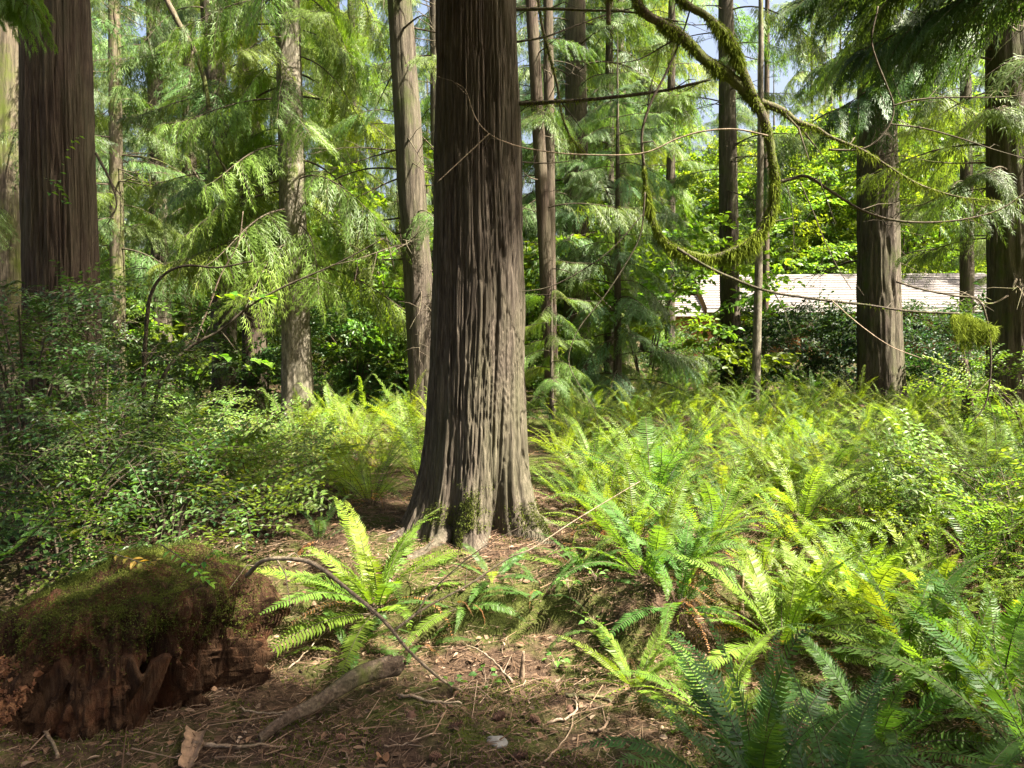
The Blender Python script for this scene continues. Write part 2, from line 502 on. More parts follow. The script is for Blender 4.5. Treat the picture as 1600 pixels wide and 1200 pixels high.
def frond_mesh(name, seed, L=1.0, pairs=44, arch=0.8, curl=False, plen=0.085, dead=False, pw=0.0125):
    """sword fern frond: rachis bending over along local X, a row of pinnae on each side"""
    r = np.random.default_rng(seed)
    n = 30
    th = math.radians(8) - np.linspace(0, 1, n) ** 1.4 * arch
    if curl:
        th[-5:] -= np.array([0.5, 1.0, 1.7, 2.5, 3.3])
    seg = L / (n - 1)
    X = np.concatenate([[0], np.cumsum(np.cos(th[:-1]) * seg)])
    Z = np.concatenate([[0], np.cumsum(np.sin(th[:-1]) * seg)])
    Y = r.uniform(-0.16, 0.16) * L * np.linspace(0, 1, n) ** 2
    ax = np.stack([X, Y, Z], 1)
    mb = MB()
    mb.tube(ax, 0.0042 * (1 - 0.8 * np.linspace(0, 1, n)), 4, 1, False)
    u = np.linspace(0.12, 0.995, pairs)
    idx = u * (n - 1)
    k = np.minimum(idx.astype(int), n - 2)
    f = (idx - k)[:, None]
    b_ = ax[k] * (1 - f) + ax[k + 1] * f
    tg = unit(ax[k + 1] - ax[k])
    prof = np.clip(np.minimum(0.62 + 2.2 * (u - 0.12), 1.0) * np.clip((1.02 - u) / 0.42, 0.05, 1.0) ** 0.8, 0.06, 1)
    roll = r.uniform(-0.25, 0.25)
    for side in (-1, 1):
        ln = plen * prof * r.uniform(0.85, 1.12, pairs) * np.where(r.uniform(0, 1, pairs) < 0.06, r.uniform(0.15, 0.6, pairs), 1.0)
        if dead:
            ln = ln * r.uniform(0.3, 1.0, pairs)
        lat = np.array([0, 1.0, 0]) * side
        up = unit(np.cross(tg, np.broadcast_to(np.array([0, 1.0, 0]), tg.shape)))
        lift = 0.18 + roll * side + 0.14 * r.uniform(-1, 1, pairs)
        d = unit(lat + tg * (0.28 + 0.3 * u[:, None] ** 3) - up * lift[:, None])
        w = np.full(pairs, pw * L + 0.002) * (0.5 + 0.5 * prof)
        nr = -up + 0.35 * r.uniform(-1, 1, (pairs, 3))
        sv = unit(np.cross(d, nr))
        p0 = b_ + sv * (w * 0.28)[:, None]
        p1 = b_ - sv * (w * 0.45)[:, None]
        bend = -nr * 0.10
        m0 = b_ + d * (ln * 0.55)[:, None] + sv * (w * 0.36)[:, None]
        m1 = b_ + d * (ln * 0.55)[:, None] - sv * (w * 0.36)[:, None]
        tp = b_ + unit(d + tg * 0.22 + bend) * ln[:, None]
        V = np.stack([p0, m0, tp, m1, p1], 1).reshape(-1, 3)
        F4 = np.array([[0, 1, 3, 4]]) + 5 * np.arange(pairs)[:, None]
        F3 = np.array([[1, 2, 3]]) + 5 * np.arange(pairs)[:, None]
        n0 = mb.n
        mb.add(V, F4, 0, False)
        mb.f.append((F3 + n0, 0, False))
    return mb.mesh(name, [M['frond'], M['twig']])

FROND = [frond_mesh('sword_fern_frond', 300 + i, 1.0, 38 + i % 5 * 2, [0.6, 0.9, 1.2, 1.5, 0.45, 1.8, 1.0, 0.75, 1.3, 1.6, 1.1, 2.0, 0.85, 1.4][i], i in (4, 6, 12), 0.078 + 0.004 * (i % 4)) for i in range(14)]
FNEAR = [frond_mesh('near_fern_frond', 350 + i, 1.0, 42 + i % 3 * 3, [0.6, 0.9, 1.2, 1.5, 0.8, 1.1, 1.35, 1.7][i], i == 4, 0.092 + 0.005 * (i % 3), False, 0.0185) for i in range(8)]
FDEAD = [frond_mesh('dead_fern_frond', 330 + i, 0.9, 34, [1.5, 2.0][i], False, 0.06, True) for i in range(2)]

def leaf_quads(base, d, nrm, ln, wd):
    """ovate leaf folded along the midrib: six points, two quads"""
    s_ = unit(np.cross(d, nrm))
    up = unit(np.cross(s_, d))
    l = ln[:, None]; w = wd[:, None]
    fold = 0.16
    a0 = base
    a1 = base + d * l * 0.35 + s_ * w * 0.5 + up * w * fold
    a2 = base + d * l * 0.7 + s_ * w * 0.36 + up * w * fold * 0.7
    a3 = base + d * l - up * l * 0.10
    a4 = base + d * l * 0.7 - s_ * w * 0.36 + up * w * fold * 0.7
    a5 = base + d * l * 0.35 - s_ * w * 0.5 + up * w * fold
    V = np.stack([a0, a1, a2, a3, a4, a5], 1).reshape(-1, 3)
    k = 6 * np.arange(len(base))[:, None]
    F = np.concatenate([np.array([[0, 1, 2, 3]]) + k, np.array([[0, 3, 4, 5]]) + k])
    return V, F

def spray_mesh(name, seed, L=0.5, leaves=16, ln=0.035, wd=0.016, twigs=6, mat='gloss', flat=True):
    """leafy shrub branch: a bent twig with side twigs, leaves in two ranks"""
    r = np.random.default_rng(seed)
    mb = MB()
    def rank(p0, d0, l, k):
        t = np.linspace(0, 1, 6)
        dr = r.uniform(-0.1, 0.3)
        pts = p0 + d0 * t[:, None] * l + np.array([0, 0, -dr * l]) * t[:, None] ** 2
        mb.tube(pts, 0.0032 * (1 - 0.7 * t) * (0.5 + l), 3, 1, False)
        u = np.linspace(0.12, 1.0, k)
        b_ = p0 + d0 * u[:, None] * l + np.array([0, 0, -dr * l]) * u[:, None] ** 2
        lat = unit(np.cross(d0, np.array([0, 0, 1.0]) + 0.2 * r.uniform(-1, 1, 3)))
        sg = np.where(np.arange(k) % 2 == 0, 1, -1)[:, None]
        d = unit(d0 * 0.6 + lat * sg + np.array([0, 0, -0.1]) + (0.22 if flat else 0.6) * r.uniform(-1, 1, (k, 3)))
        nr = np.array([0, 0, 1.0]) + (0.45 if flat else 0.9) * r.uniform(-1, 1, (k, 3))
        V, F = leaf_quads(b_, d, nr, ln * r.uniform(0.7, 1.2, k), wd * r.uniform(0.8, 1.15, k))
        mb.add(V, F, 0, False)
        return b_
    main = rank(np.zeros(3), np.array([1.0, 0, 0.1]), L, leaves)
    for i in range(twigs):
        j = int(r.uniform(0.1, 0.8) * len(main))
        sd = 1 if i % 2 else -1
        rank(main[j], unit(np.array([r.uniform(0.4, 0.9), sd * r.uniform(0.5, 1), r.uniform(-0.25, 0.45)])), L * r.uniform(0.3, 0.6), max(5, int(leaves * 0.6)))
    return mb.mesh(name, [M[mat], M['twig']])

SPRAY_H = [spray_mesh('huckleberry_spray', 400 + i, 0.55, 16, 0.044, 0.021, 6) for i in range(5)]
SPRAY_L = [spray_mesh('broadleaf_spray', 420 + i, 0.9, 14, 0.115, 0.075, 7, 'leaf', False) for i in range(4)]
SPRAY_D = [spray_mesh('shrub_spray', 440 + i, 0.8, 16, 0.075, 0.04, 7, 'gloss', False) for i in range(4)]

def jit(c, v=0.25, hue=0.12):
    k = 1 + random.uniform(-v, v)
    h = random.uniform(-hue, hue)
    return (max(0.004, c[0] * k * (1 + h * 1.5)), c[1] * k, max(0.004, c[2] * k * (1 - h)))

# ------------------------------------------------------------------ trees
SPRUNG = {}
TREES = []          # (name, empty, axis function) used when the canopy is hung on them

def trunk_mesh(pts, rad, mat, sides=36, ridges=22, depth=0.05, flare=0.35, seed=1, rows=90, lobes=5):
    """tapered trunk along pts with vertical bark ridges and a root flare"""
    pts = np.asarray(pts, dtype=np.float64)
    u = np.concatenate([np.linspace(0, 0.12, rows // 3, endpoint=False), np.linspace(0.12, 1, rows - rows // 3)])
    tt = np.linspace(0, 1, len(pts))
    c = np.stack([np.interp(u, tt, pts[:, k]) for k in range(3)], 1)
    r = np.interp(u, tt, rad)
    h = c[:, 2] - c[0, 2]
    th = np.arange(sides) * 2 * np.pi / sides
    H, T = np.meshgrid(h, th, indexing='ij')
    ph = seed * 1.7
    fl = np.exp(-H / (rad[0] * 1.5)) * flare
    lob = 1 + fl * (0.75 + 0.55 * np.cos(lobes * T + ph) + 0.3 * np.sin(3 * T + ph * 2))
    cx = np.cos(T); sx = np.sin(T)
    wv = 0.6 * vnoise(np.stack([cx * 2, sx * 2, H * 0.8], -1), seed)
    k1 = ridges / (2 * np.pi)
    rg = vnoise(np.stack([(cx) * k1 + wv, (sx) * k1 + wv, H * 1.1], -1), seed + 3)
    rg2 = vnoise(np.stack([cx * k1 * 2.2, sx * k1 * 2.2, H * 2.2], -1), seed + 5)
    rr = r[:, None] * lob * (1 + depth * (0.5 * rg - 1.0 * np.exp(-(rg / 0.14) ** 2)) + depth * 0.45 * (rg2 - np.exp(-(rg2 / 0.16) ** 2)))
    V = np.stack([c[:, 0:1] + rr * cx, c[:, 1:2] + rr * sx, c[:, 2:3] + 0 * rr], -1)
    i = np.arange(rows - 1)[:, None] * sides
    j = np.arange(sides)[None, :]
    k = (j + 1) % sides
    F = np.stack([i + j, i + k, i + sides + k, i + sides + j], -1).reshape(-1, 4)
    mb = MB()
    mb.add(V, F, 0, True)
    return mb.mesh('trunk', mat)

def dead_branch_mesh(seed, moss=False):
    r = np.random.default_rng(seed)
    mb = MB()
    t = np.linspace(0, 1, 10)
    pts = np.stack([t, 0.10 * r.uniform(-1, 1) * t ** 2, 0.06 * np.sin(t * 4 + r.uniform(0, 6)) - 0.22 * t ** 1.5 * r.uniform(0.2, 1.4)], 1)
    mb.tube(pts, 0.013 * (1 - 0.85 * t), 4, 0, False)
    for k in range(r.integers(4, 8)):
        j = r.integers(2, 9)
        e = pts[j] + np.array([r.uniform(0.08, 0.3), r.uniform(-0.3, 0.3), r.uniform(-0.22, 0.1)])
        mb.tube(np.stack([pts[j], (pts[j] + e) / 2 + np.array([0, 0, 0.02]), e]), [0.005, 0.004, 0.0015], 3, 0, False)
    return mb.mesh('dead_branch', M['bark_moss'] if moss else M['twig'])
DEADB = [dead_branch_mesh(500 + i) for i in range(5)]
DEADM = [dead_branch_mesh(510 + i, True) for i in range(3)]

class Tree:
    def __init__(s, name, label, cat, group, X, Y, dia, H=24, lean=(0, 0), mat='bark', flare=0.3, sides=28, rows=60, trunk=None, color=(0.06, 0.11, 0.025), bow=0.0):
        z0 = gz(X, Y)
        s.root = thing(name, label, cat, (X, Y, z0), group)
        s.X, s.Y, s.z0, s.H, s.lean, s.dia, s.color, s.bow = X, Y, z0, H, lean, dia, color, bow
        if trunk is None:
            h = np.linspace(-0.25, H, 30)
            pts = np.stack([s.off(hh) for hh in h])
            rad = dia / 2 * (1 - 0.93 * np.clip(h / H, 0, 1) ** 1.15)
            trunk = trunk_mesh(pts, rad, M[mat], sides, max(8, int(dia * 50)) if sides < 200 else 80, 0.07 if sides < 200 else 0.06, flare, int(abs(X * 13 + Y * 7)) + 1, rows)
        obj('trunk', trunk, s.root)
        TREES.append(s)
    def off(s, h):
        b = s.bow * math.sin(max(0, h) * 0.35)
        return np.array([s.lean[0] * h + b, s.lean[1] * h, h])
    def rad(s, h):
        return s.dia / 2 * (1 - 0.93 * (max(0, h) / s.H) ** 1.15)
    def bough(s, h, az, scale, pitch=0.0, fine=False, color=None, var=None):
        p = s.off(h) + np.array([math.cos(az), math.sin(az), 0]) * s.rad(h) * 0.8
        me = random.choice(BFINE if fine else BOUGH) if var is None else (BFINE if fine else BOUGH)[var]
        return obj('bough', me, s.root, p, (random.uniform(-0.35, 0.35), -pitch, az), scale, color or jit(s.color))
    def dead(s, h, az, ln, moss=False, pitch=0.0):
        p = s.off(h) + np.array([math.cos(az), math.sin(az), 0]) * s.rad(h) * 0.8
        return obj('dead_branch', random.choice(DEADM if moss else DEADB), s.root, p, (random.uniform(-1, 1), -pitch, az), ln)
    def dress(s, n, h0, h1, s0=1.0, s1=0.6, fine=False, az=None, spread=math.pi, color=None, pitch=(-0.25, 0.15)):
        for i in range(n):
            h = h0 + (h1 - h0) * (i + random.random()) / n
            a = (i * 2.399 + random.uniform(-0.5, 0.5)) if az is None else az + random.uniform(-spread, spread)
            k = (s0 + (s1 - s0) * (h - h0) / max(0.1, h1 - h0)) * random.uniform(0.7, 1.25)
            s.bough(h, a, k, random.uniform(*pitch), fine, jit(color) if color else None)

BUCKET = {}
def bucket(o, key, px):
    BUCKET.setdefault(key, []).append((px, o))
ORD = ['leftmost', 'second', 'third', 'fourth', 'fifth', 'sixth', 'seventh', 'eighth', 'ninth', 'tenth', 'eleventh', 'twelfth', 'thirteenth', 'fourteenth', 'fifteenth', 'sixteenth',
       'seventeenth', 'eighteenth', 'nineteenth', 'twentieth', 'twenty-first', 'twenty-second', 'twenty-third', 'twenty-fourth', 'twenty-fifth', 'twenty-sixth', 'twenty-seventh', 'twenty-eighth', 'twenty-ninth', 'thirtieth']
def number_buckets():
    for key, lst in BUCKET.items():
        lst.sort(key=lambda q: q[0])
        for i, (px, o) in enumerate(lst):
            if len(lst) > 1:
                o['label'] = (ORD[0] if i == 0 else 'rightmost' if i == len(lst) - 1 else ORD[min(i, 29)] + ' from left') + ' of the ' + key
            else:
                o['label'] = 'only one of the ' + key

BRIGHT = (0.120, 0.185, 0.028)  # for boughs meant as sunlit: part of the sunlight is in this yellow-green
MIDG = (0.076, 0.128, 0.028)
DARKG = (0.045, 0.085, 0.026)  # for boughs meant as shaded: part of the shade is in this green
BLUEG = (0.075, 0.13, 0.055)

# --- the big cedar in the middle
def main_cedar():
    Y0 = 4.9
    prof = [(0, 744.5, 123), (200, 746, 131), (400, 747, 139), (520, 746.5, 144), (600, 746, 149), (680, 746, 158), (740, 744, 168), (790, 741, 180), (840, 738, 196), (900, 736, 215)]
    py = np.array([p[0] for p in prof], float)
    zz = EYE - (py - HY) / FPX * Y0
    xx = (np.array([p[1] for p in prof]) - CX) / FPX * Y0
    ww = np.array([p[2] for p in prof]) / FPX * Y0 / 2
    o = np.argsort(zz); zz, xx, ww = zz[o], xx[o], ww[o]
    Xc = (742 - CX) / FPX * Y0
    z0 = gz(Xc, Y0)
    zt = np.concatenate([np.linspace(z0 - 0.35, 4.3, 430), np.linspace(4.33, 26, 60)])
    cx_ = np.where(zt < 3.8, np.interp(zt, zz, xx), xx[-1])
    r = np.where(zt < 3.8, np.interp(zt, zz, ww), ww[-1] * (1 - (zt - 3.8) / 24))
    r = np.maximum(r, 0.03)
    sides = 420
    th = np.arange(sides) * 2 * np.pi / sides
    Z, T = np.meshgrid(zt, th, indexing='ij')
    h = Z - z0
    cx, sx = np.cos(T), np.sin(T)
    # root lobes: (direction, strength, width); -90 deg faces the viewer
    fl = np.exp(-np.clip(h + 0.1, 0, None) / 0.27)
    lob = 0
    for a, k, w in ((-88, 0.42, 0.22), (-32, 0.62, 0.26), (-150, 0.35, 0.3), (178, 0.3, 0.3), (35, 0.4, 0.35), (95, 0.4, 0.4), (140, 0.3, 0.3), (-58, 0.12, 0.10), (-118, 0.2, 0.16)):
        d = np.angle(np.exp(1j * (T - math.radians(a))))
        lob = lob + k * np.exp(-(d / w) ** 2)
    flute = 0
    for a, k, w in ((-70, -0.035, 0.10), (-45, 0.030, 0.25), (-105, 0.012, 0.3), (-20, -0.02, 0.12)):
        d = np.angle(np.exp(1j * (T - math.radians(a) - 0.10 * np.sin(h * 1.6))))
        flute = flute + k * np.exp(-(d / w) ** 2)
    bulge = 0.06 * np.exp(-((h - 0.75) / 0.45) ** 2) * np.exp(-(np.angle(np.exp(1j * (T + math.radians(55)))) / 0.5) ** 2)
    grain = 0.14 * np.sin(h * 2.3 + 0.8) * np.exp(-(np.angle(np.exp(1j * (T + math.radians(50)))) / 0.7) ** 2) * np.exp(-((h - 0.9) / 1.2) ** 2)
    U = T + grain + 0.03 * vnoise(np.stack([cx * 2.5, sx * 2.5, h * 1.0], -1), 21)
    c2, s2 = np.cos(U), np.sin(U)
    k1 = 19.0
    n1 = vnoise(np.stack([c2 * k1, s2 * k1, h * 1.5], -1), 22)
    n2 = vnoise(np.stack([c2 * k1 * 2.1, s2 * k1 * 2.1, h * 3.5], -1), 23)
    n3 = vnoise(np.stack([c2 * k1 * 4.5, s2 * k1 * 4.5, h * 5.0], -1), 24)
    n4 = vnoise(np.stack([c2 * 3, s2 * 3, h * 2.0], -1), 25)
    ridge = -np.exp(-(n1 / 0.13) ** 2) * 0.016 + n1 * 0.008 - np.exp(-(n2 / 0.14) ** 2) * 0.009 + n2 * 0.005 + n3 * 0.006 + n4 * 0.006
    groove = 0
    for a, k, w in ((-61, 0.55, 0.13), (-112, 0.35, 0.12), (-8, 0.3, 0.15)):
        d = np.angle(np.exp(1j * (T - math.radians(a))))
        groove = groove + k * np.exp(-(d / w) ** 2)
    rr = r[:, None] * (1 + fl * (lob * 0.85 - groove) + flute + bulge) + ridge
    V = np.stack([cx_[:, None] - Xc + rr * cx, rr * sx, Z - z0], -1)
    n = len(zt)
    i = np.arange(n - 1)[:, None] * sides
    j = np.arange(sides)[None, :]
    k = (j + 1) % sides
    F = np.stack([i + j, i + k, i + sides + k, i + sides + j], -1).reshape(-1, 4)
    mb = MB(); mb.add(V, F, 0, True)
    me = mb.mesh('trunk', M['bark_main'])
    t = Tree('cedar_tree', 'broad ridged cedar trunk standing on the bank in the centre foreground', 'tree', None, Xc, Y0, 0.62, 26, trunk=me, color=MIDG)
    return t, V.reshape(n, sides, 3)
CEDAR, CEDV = main_cedar()

# --- the other trunks one can tell apart
def tr(px, Y, wpx, label, pxtop=None, mat='bark', H=24, name='conifer_tree', flare=0.3, color=MIDG, group='trunks standing in the wood', sides=28, bow=0, rows=60):
    X = PX(px, Y)
    lean = 0
    if pxtop is not None:
        lean = (PX(pxtop, Y) - X) / (EYE + HY / FPX * Y)
    return Tree(name, label, 'tree', group, X, Y, wpx / FPX * Y, H, (lean, 0), mat, flare, sides, rows, None, color, bow)

T_LEFT = tr(104, 7.0, 110, 'thick shaded reddish brown cedar trunk rising behind the huckleberry thicket at left', 84, 'bark_red', 27, sides=360, rows=230)
T_FARL = tr(20, 9.5, 50, 'pale sunlit mossy trunk at the left picture edge beside the thick cedar', 12, 'bark_moss', sides=60, rows=120)
T_460 = tr(466, 11.0, 46, 'cedar trunk, sunlight put into its pale bark, sunlit flared foot, left of the big cedar', 448, 'bark_pale', color=BRIGHT, sides=60, rows=120, flare=0.55)  # pale bark chosen to carry the sunlight on this trunk
T_390 = tr(400, 13.0, 40, 'brown trunk just left of the pale trunk with the flared foot', 385, 'bark_red', color=BRIGHT)
T_345 = tr(352, 12.5, 40, 'dark trunk half hidden in drooping boughs between the thicket and the brown trunk', 322, 'bark', color=MIDG, bow=0.1)
T_250 = tr(256, 18.0, 30, 'slim trunk with dead twigs seen over the left thicket', 238, 'bark', color=MIDG)
T_185 = tr(186, 16.0, 24, 'mossy slender trunk right beside the thick left cedar', 178, 'bark_moss', color=MIDG)
T_640 = tr(668, 10.5, 48, 'leaning grey trunk with dead side twigs just left of the big cedar', 622, 'bark', color=MIDG, sides=48, rows=120)
T_675 = tr(688, 17.0, 22, 'thin grey trunk half hidden behind the left edge of the big cedar', 678, 'bark', color=MIDG)
T_860 = tr(866, 11.5, 23, 'left of two slender reddish stems close together right of the big cedar', 828, 'bark_red', color=MIDG)
T_870 = tr(861, 12.2, 20, 'right of two slender reddish stems close together right of the big cedar', 856, 'bark_red', color=MIDG)
T_900 = tr(903, 16.0, 44, 'dark trunk behind the pair of slender stems', 899, 'bark', color=MIDG)
T_972 = tr(974, 22.0, 20, 'thin grey trunk behind the pale layered young cedar', 969, 'bark_pale', color=BRIGHT)
T_1048 = tr(1046, 20.0, 17, 'thin straight trunk left of the house seen under the mossy loop', 1050, 'bark', color=BRIGHT)
T_1140 = tr(1142, 15.0, 32, 'straight brown trunk in front of the left end of the house', 1134, 'bark', color=MIDG, sides=48, rows=120)
T_1183 = tr(1180, 12.5, 14, 'thin pale stem in front of the house roof', 1186, 'bark_pale', color=MIDG, H=12, bow=0.05)
T_1197 = tr(1195, 17.0, 13, 'thin dark stem behind the thin pale stem by the house', 1199, 'bark_red', color=MIDG, H=16)
T_1373 = tr(1375, 13.5, 66, 'thick grey brown trunk standing in front of the middle of the house', 1368, 'bark', 27, color=MIDG, sides=120, rows=200) if False else tr(1375, 13.5, 66, 'thick grey brown trunk standing in front of the middle of the house', 1368, 'bark', H=27, color=MIDG, sides=120, rows=200)
T_1510 = tr(1512, 19.0, 22, 'slim trunk at the right end of the house', 1508, 'bark', color=MIDG)
T_1580 = tr(1590, 10.5, 78, 'dark thick trunk at the right picture edge', 1575, 'bark', color=DARKG, sides=80, rows=150)
T_550 = tr(560, 20.0, 16, 'thin far trunk among the bright boughs left of the leaning grey trunk', 548, 'bark', color=BRIGHT)

# lower boughs and dead twigs, tree by tree
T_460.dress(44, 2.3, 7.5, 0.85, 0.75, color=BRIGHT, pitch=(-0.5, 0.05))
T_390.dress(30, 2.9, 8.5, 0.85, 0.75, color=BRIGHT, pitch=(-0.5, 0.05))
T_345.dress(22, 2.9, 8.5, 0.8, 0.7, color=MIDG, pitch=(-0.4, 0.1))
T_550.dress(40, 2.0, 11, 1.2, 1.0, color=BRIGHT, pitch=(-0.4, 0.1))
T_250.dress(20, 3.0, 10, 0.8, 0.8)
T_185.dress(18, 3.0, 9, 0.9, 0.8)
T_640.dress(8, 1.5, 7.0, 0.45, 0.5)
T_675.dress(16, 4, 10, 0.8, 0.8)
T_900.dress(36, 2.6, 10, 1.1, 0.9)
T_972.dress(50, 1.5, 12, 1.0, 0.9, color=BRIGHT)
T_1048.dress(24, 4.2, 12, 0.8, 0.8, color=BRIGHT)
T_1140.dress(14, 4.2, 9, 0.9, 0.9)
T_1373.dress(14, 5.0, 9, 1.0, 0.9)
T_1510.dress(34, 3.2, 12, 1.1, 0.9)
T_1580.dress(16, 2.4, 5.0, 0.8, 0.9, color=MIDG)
for i in range(11):
    T_1580.bough(random.uniform(5.0, 8.2), math.pi + random.uniform(-0.9, 0.9), random.uniform(0.9, 1.6), random.uniform(-0.15, 0.25), True, jit((0.06, 0.108, 0.028), 0.3))
T_860.dress(10, 3.0, 8, 0.6, 0.6)
T_FARL.dress(12, 1.5, 7, 0.6, 0.8, color=MIDG)
for t_, n, h0, h1, ln, ms in ((T_640, 46, 1.2, 7, 1.3, False), (T_250, 26, 1.5, 9, 1.4, True), (T_185, 30, 1.5, 8.5, 1.4, True), (T_345, 16, 1.2, 6, 1.2, True),
                              (T_1140, 26, 2.2, 8, 1.2, False), (T_1373, 20, 2.5, 8, 1.2, False), (T_900, 20, 1.5, 8, 1.3, False), (T_860, 10, 2, 7, 0.8, False),
                              (T_870, 12, 2, 7, 0.8, False), (T_1580, 22, 1.6, 7, 1.4, True), (T_1510, 16, 2, 9, 1.3, True), (T_972, 14, 2, 9, 1.1, False), (T_1048, 14, 2, 9, 1.0, False), (T_550, 20, 2, 10, 1.2, True)):
    for i in range(n):
        t_.dead(random.uniform(h0, h1), random.uniform(0, 6.28), ln * random.uniform(0.5, 1.2), ms, random.uniform(-0.3, 0.25))

# young cedar with layered pale sprays right of the big trunk
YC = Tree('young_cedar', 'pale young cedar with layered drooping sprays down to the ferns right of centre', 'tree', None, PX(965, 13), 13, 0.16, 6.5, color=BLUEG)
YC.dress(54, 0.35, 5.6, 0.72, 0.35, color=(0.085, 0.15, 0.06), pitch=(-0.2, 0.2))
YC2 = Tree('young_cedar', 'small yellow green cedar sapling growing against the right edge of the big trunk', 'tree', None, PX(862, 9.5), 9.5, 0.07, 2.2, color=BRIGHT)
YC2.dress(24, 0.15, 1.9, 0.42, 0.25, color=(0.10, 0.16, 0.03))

# near cedar out of frame at right whose boughs, coloured darker to show shade, hang into the upper right
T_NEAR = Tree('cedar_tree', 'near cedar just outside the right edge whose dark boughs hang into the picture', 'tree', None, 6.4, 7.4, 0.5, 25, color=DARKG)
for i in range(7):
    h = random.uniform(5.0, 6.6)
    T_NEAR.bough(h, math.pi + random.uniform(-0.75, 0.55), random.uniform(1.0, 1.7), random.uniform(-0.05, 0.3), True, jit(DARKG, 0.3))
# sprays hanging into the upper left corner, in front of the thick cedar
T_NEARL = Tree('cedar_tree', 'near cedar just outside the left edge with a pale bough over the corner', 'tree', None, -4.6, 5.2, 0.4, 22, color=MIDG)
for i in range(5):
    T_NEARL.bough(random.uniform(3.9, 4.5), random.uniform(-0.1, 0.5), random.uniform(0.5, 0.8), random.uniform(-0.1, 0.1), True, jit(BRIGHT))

# --- the wood behind: every tree its own
far = 0
spots = []
tries = 0
while far < 56 and tries < 4000:
    tries += 1
    Y = random.uniform(17, 54)
    X = random.uniform(-0.86, 0.86) * Y
    if far >= 42:
        Y = random.uniform(44, 60); X = random.uniform(0.17, 0.66) * Y
    px = X / Y * FPX + CX
    if 1030 < px < 1530 and Y < 44:
        continue
    if any((X - a) ** 2 + (Y - b_) ** 2 < 2.9 ** 2 for a, b_ in spots):
        continue
    spots.append((X, Y))
    far += 1
    side = 'left of' if px < 690 else 'right of'
    lab = 'slender conifers in the distant wood behind the house' if 1030 <= px <= 1530 else f'slender conifers in the ' + ('nearer' if Y < 34 else 'farther') + f' wood {side} the big cedar'
    c = random.choice([BRIGHT, BRIGHT, MIDG, BLUEG, BRIGHT])
    t_ = Tree('conifer_tree', lab, 'tree', 'slender conifers in the wood behind', X, Y, random.uniform(0.2, 0.45), random.uniform(18, 26), (random.uniform(-0.015, 0.015), 0), random.choice(['bark', 'bark_moss', 'bark_pale']), sides=14, rows=30, color=c)
    bucket(t_.root, lab, px)
    t_.dress(50, random.uniform(0.8, 2.5), 17, 1.1, 0.75, pitch=(-0.5, 0.05))

for i in range(18):
    Y = random.uniform(58, 78); px = -60 + 100 * i + random.uniform(-30, 30)
    t_ = Tree('conifer_tree', 'far', 'tree', 'slender conifers in the wood behind', PX(px, Y), Y, random.uniform(0.35, 0.55), random.uniform(28, 36), (0, 0), 'bark', sides=10, rows=24, color=random.choice([MIDG, BRIGHT]))
    bucket(t_.root, 'hazy tall conifers at the very back of the wood', px)
    t_.dress(46, 3, 30, 2.2, 1.3, pitch=(-0.4, 0.1))

# ------------------------------------------------------------------ canopy overhead: boughs added for their shade, hung on trunks in view and on unseen cedars
SHADE_CEDARS = []
for (x, y, d, h, nm) in ((6.8, -1.6, 0.5, 24, 'behind and right of'), (2.6, -3.2, 0.45, 24, 'behind'), (10.5, -4.5, 0.5, 25, 'far right behind'), (5.2, -7.0, 0.5, 25, 'well behind'),
                         (9.2, 2.6, 0.5, 24, 'right beside'), (0.8, -1.6, 0.3, 18, 'close behind'), (-2.2, -1.2, 0.4, 22, 'left behind'), (13.5, 3.5, 0.5, 25, 'far right of'),
                         (12.8, 9.5, 0.45, 24, 'right of'), (8.0, -9.5, 0.5, 25, 'deep behind')):
    SHADE_CEDARS.append(Tree('cedar_tree', f'added shade cedar standing out of view {nm} the viewpoint', 'tree', 'cedars added out of view to shade the foreground', x, y, d, h, sides=16, rows=30, color=MIDG))

def lit(x, y, mg=0.0):
    """how open the canopy is over a place on the floor: 1 = clearing, 0 = closed"""
    k = 0.0
    for cx, cy_, rx, ry, v in ((3.9, 7.6, 3.6, 4.2, 0.95), (7.5, 11, 4.5, 4, 0.9), (-1.5, 7.6, 1.5, 2.6, 0.92), (-3.6, 9.5, 2.2, 2.5, 0.75), (-0.9, 5.0, 0.35, 0.3, 0.75), (-1.7, 5.5, 0.5, 0.3, 0.6),
                               (-0.75, 3.9, 0.5, 0.45, 0.97), (0.65, 3.4, 0.4, 0.3, 0.95), (1.45, 3.75, 0.6, 0.5, 0.97), (-1.75, 2.65, 0.35, 0.25, 0.9), (0.7, 4.6, 0.6, 0.5, 0.8), (2.5, 3.3, 0.5, 0.3, 0.7), (-2.4, 6.6, 1.2, 1.6, 0.93), (-4.0, 6.5, 1.2, 1.2, 0.7), (-2.9, 4.6, 0.5, 0.5, 0.8), (-2.0, 2.75, 0.4, 0.3, 0.9), (2.3, 2.6, 0.45, 0.4, 0.9), (-0.15, 4.2, 0.3, 0.2, 0.7), (-1.0, 3.35, 0.3, 0.3, 0.85)):
        d = ((x - cx) / (rx + mg)) ** 2 + ((y - cy_) / (ry + mg)) ** 2
        if d < 1:
            k = max(k, v)
    if y > 10.5:
        k = max(k, 0.8)
    return k

def in_view(p, m=2.1):
    return p.y > -1.5 and abs(p.x) < 0.70 * p.y + m and p.z < EYE + 0.46 * p.y + m

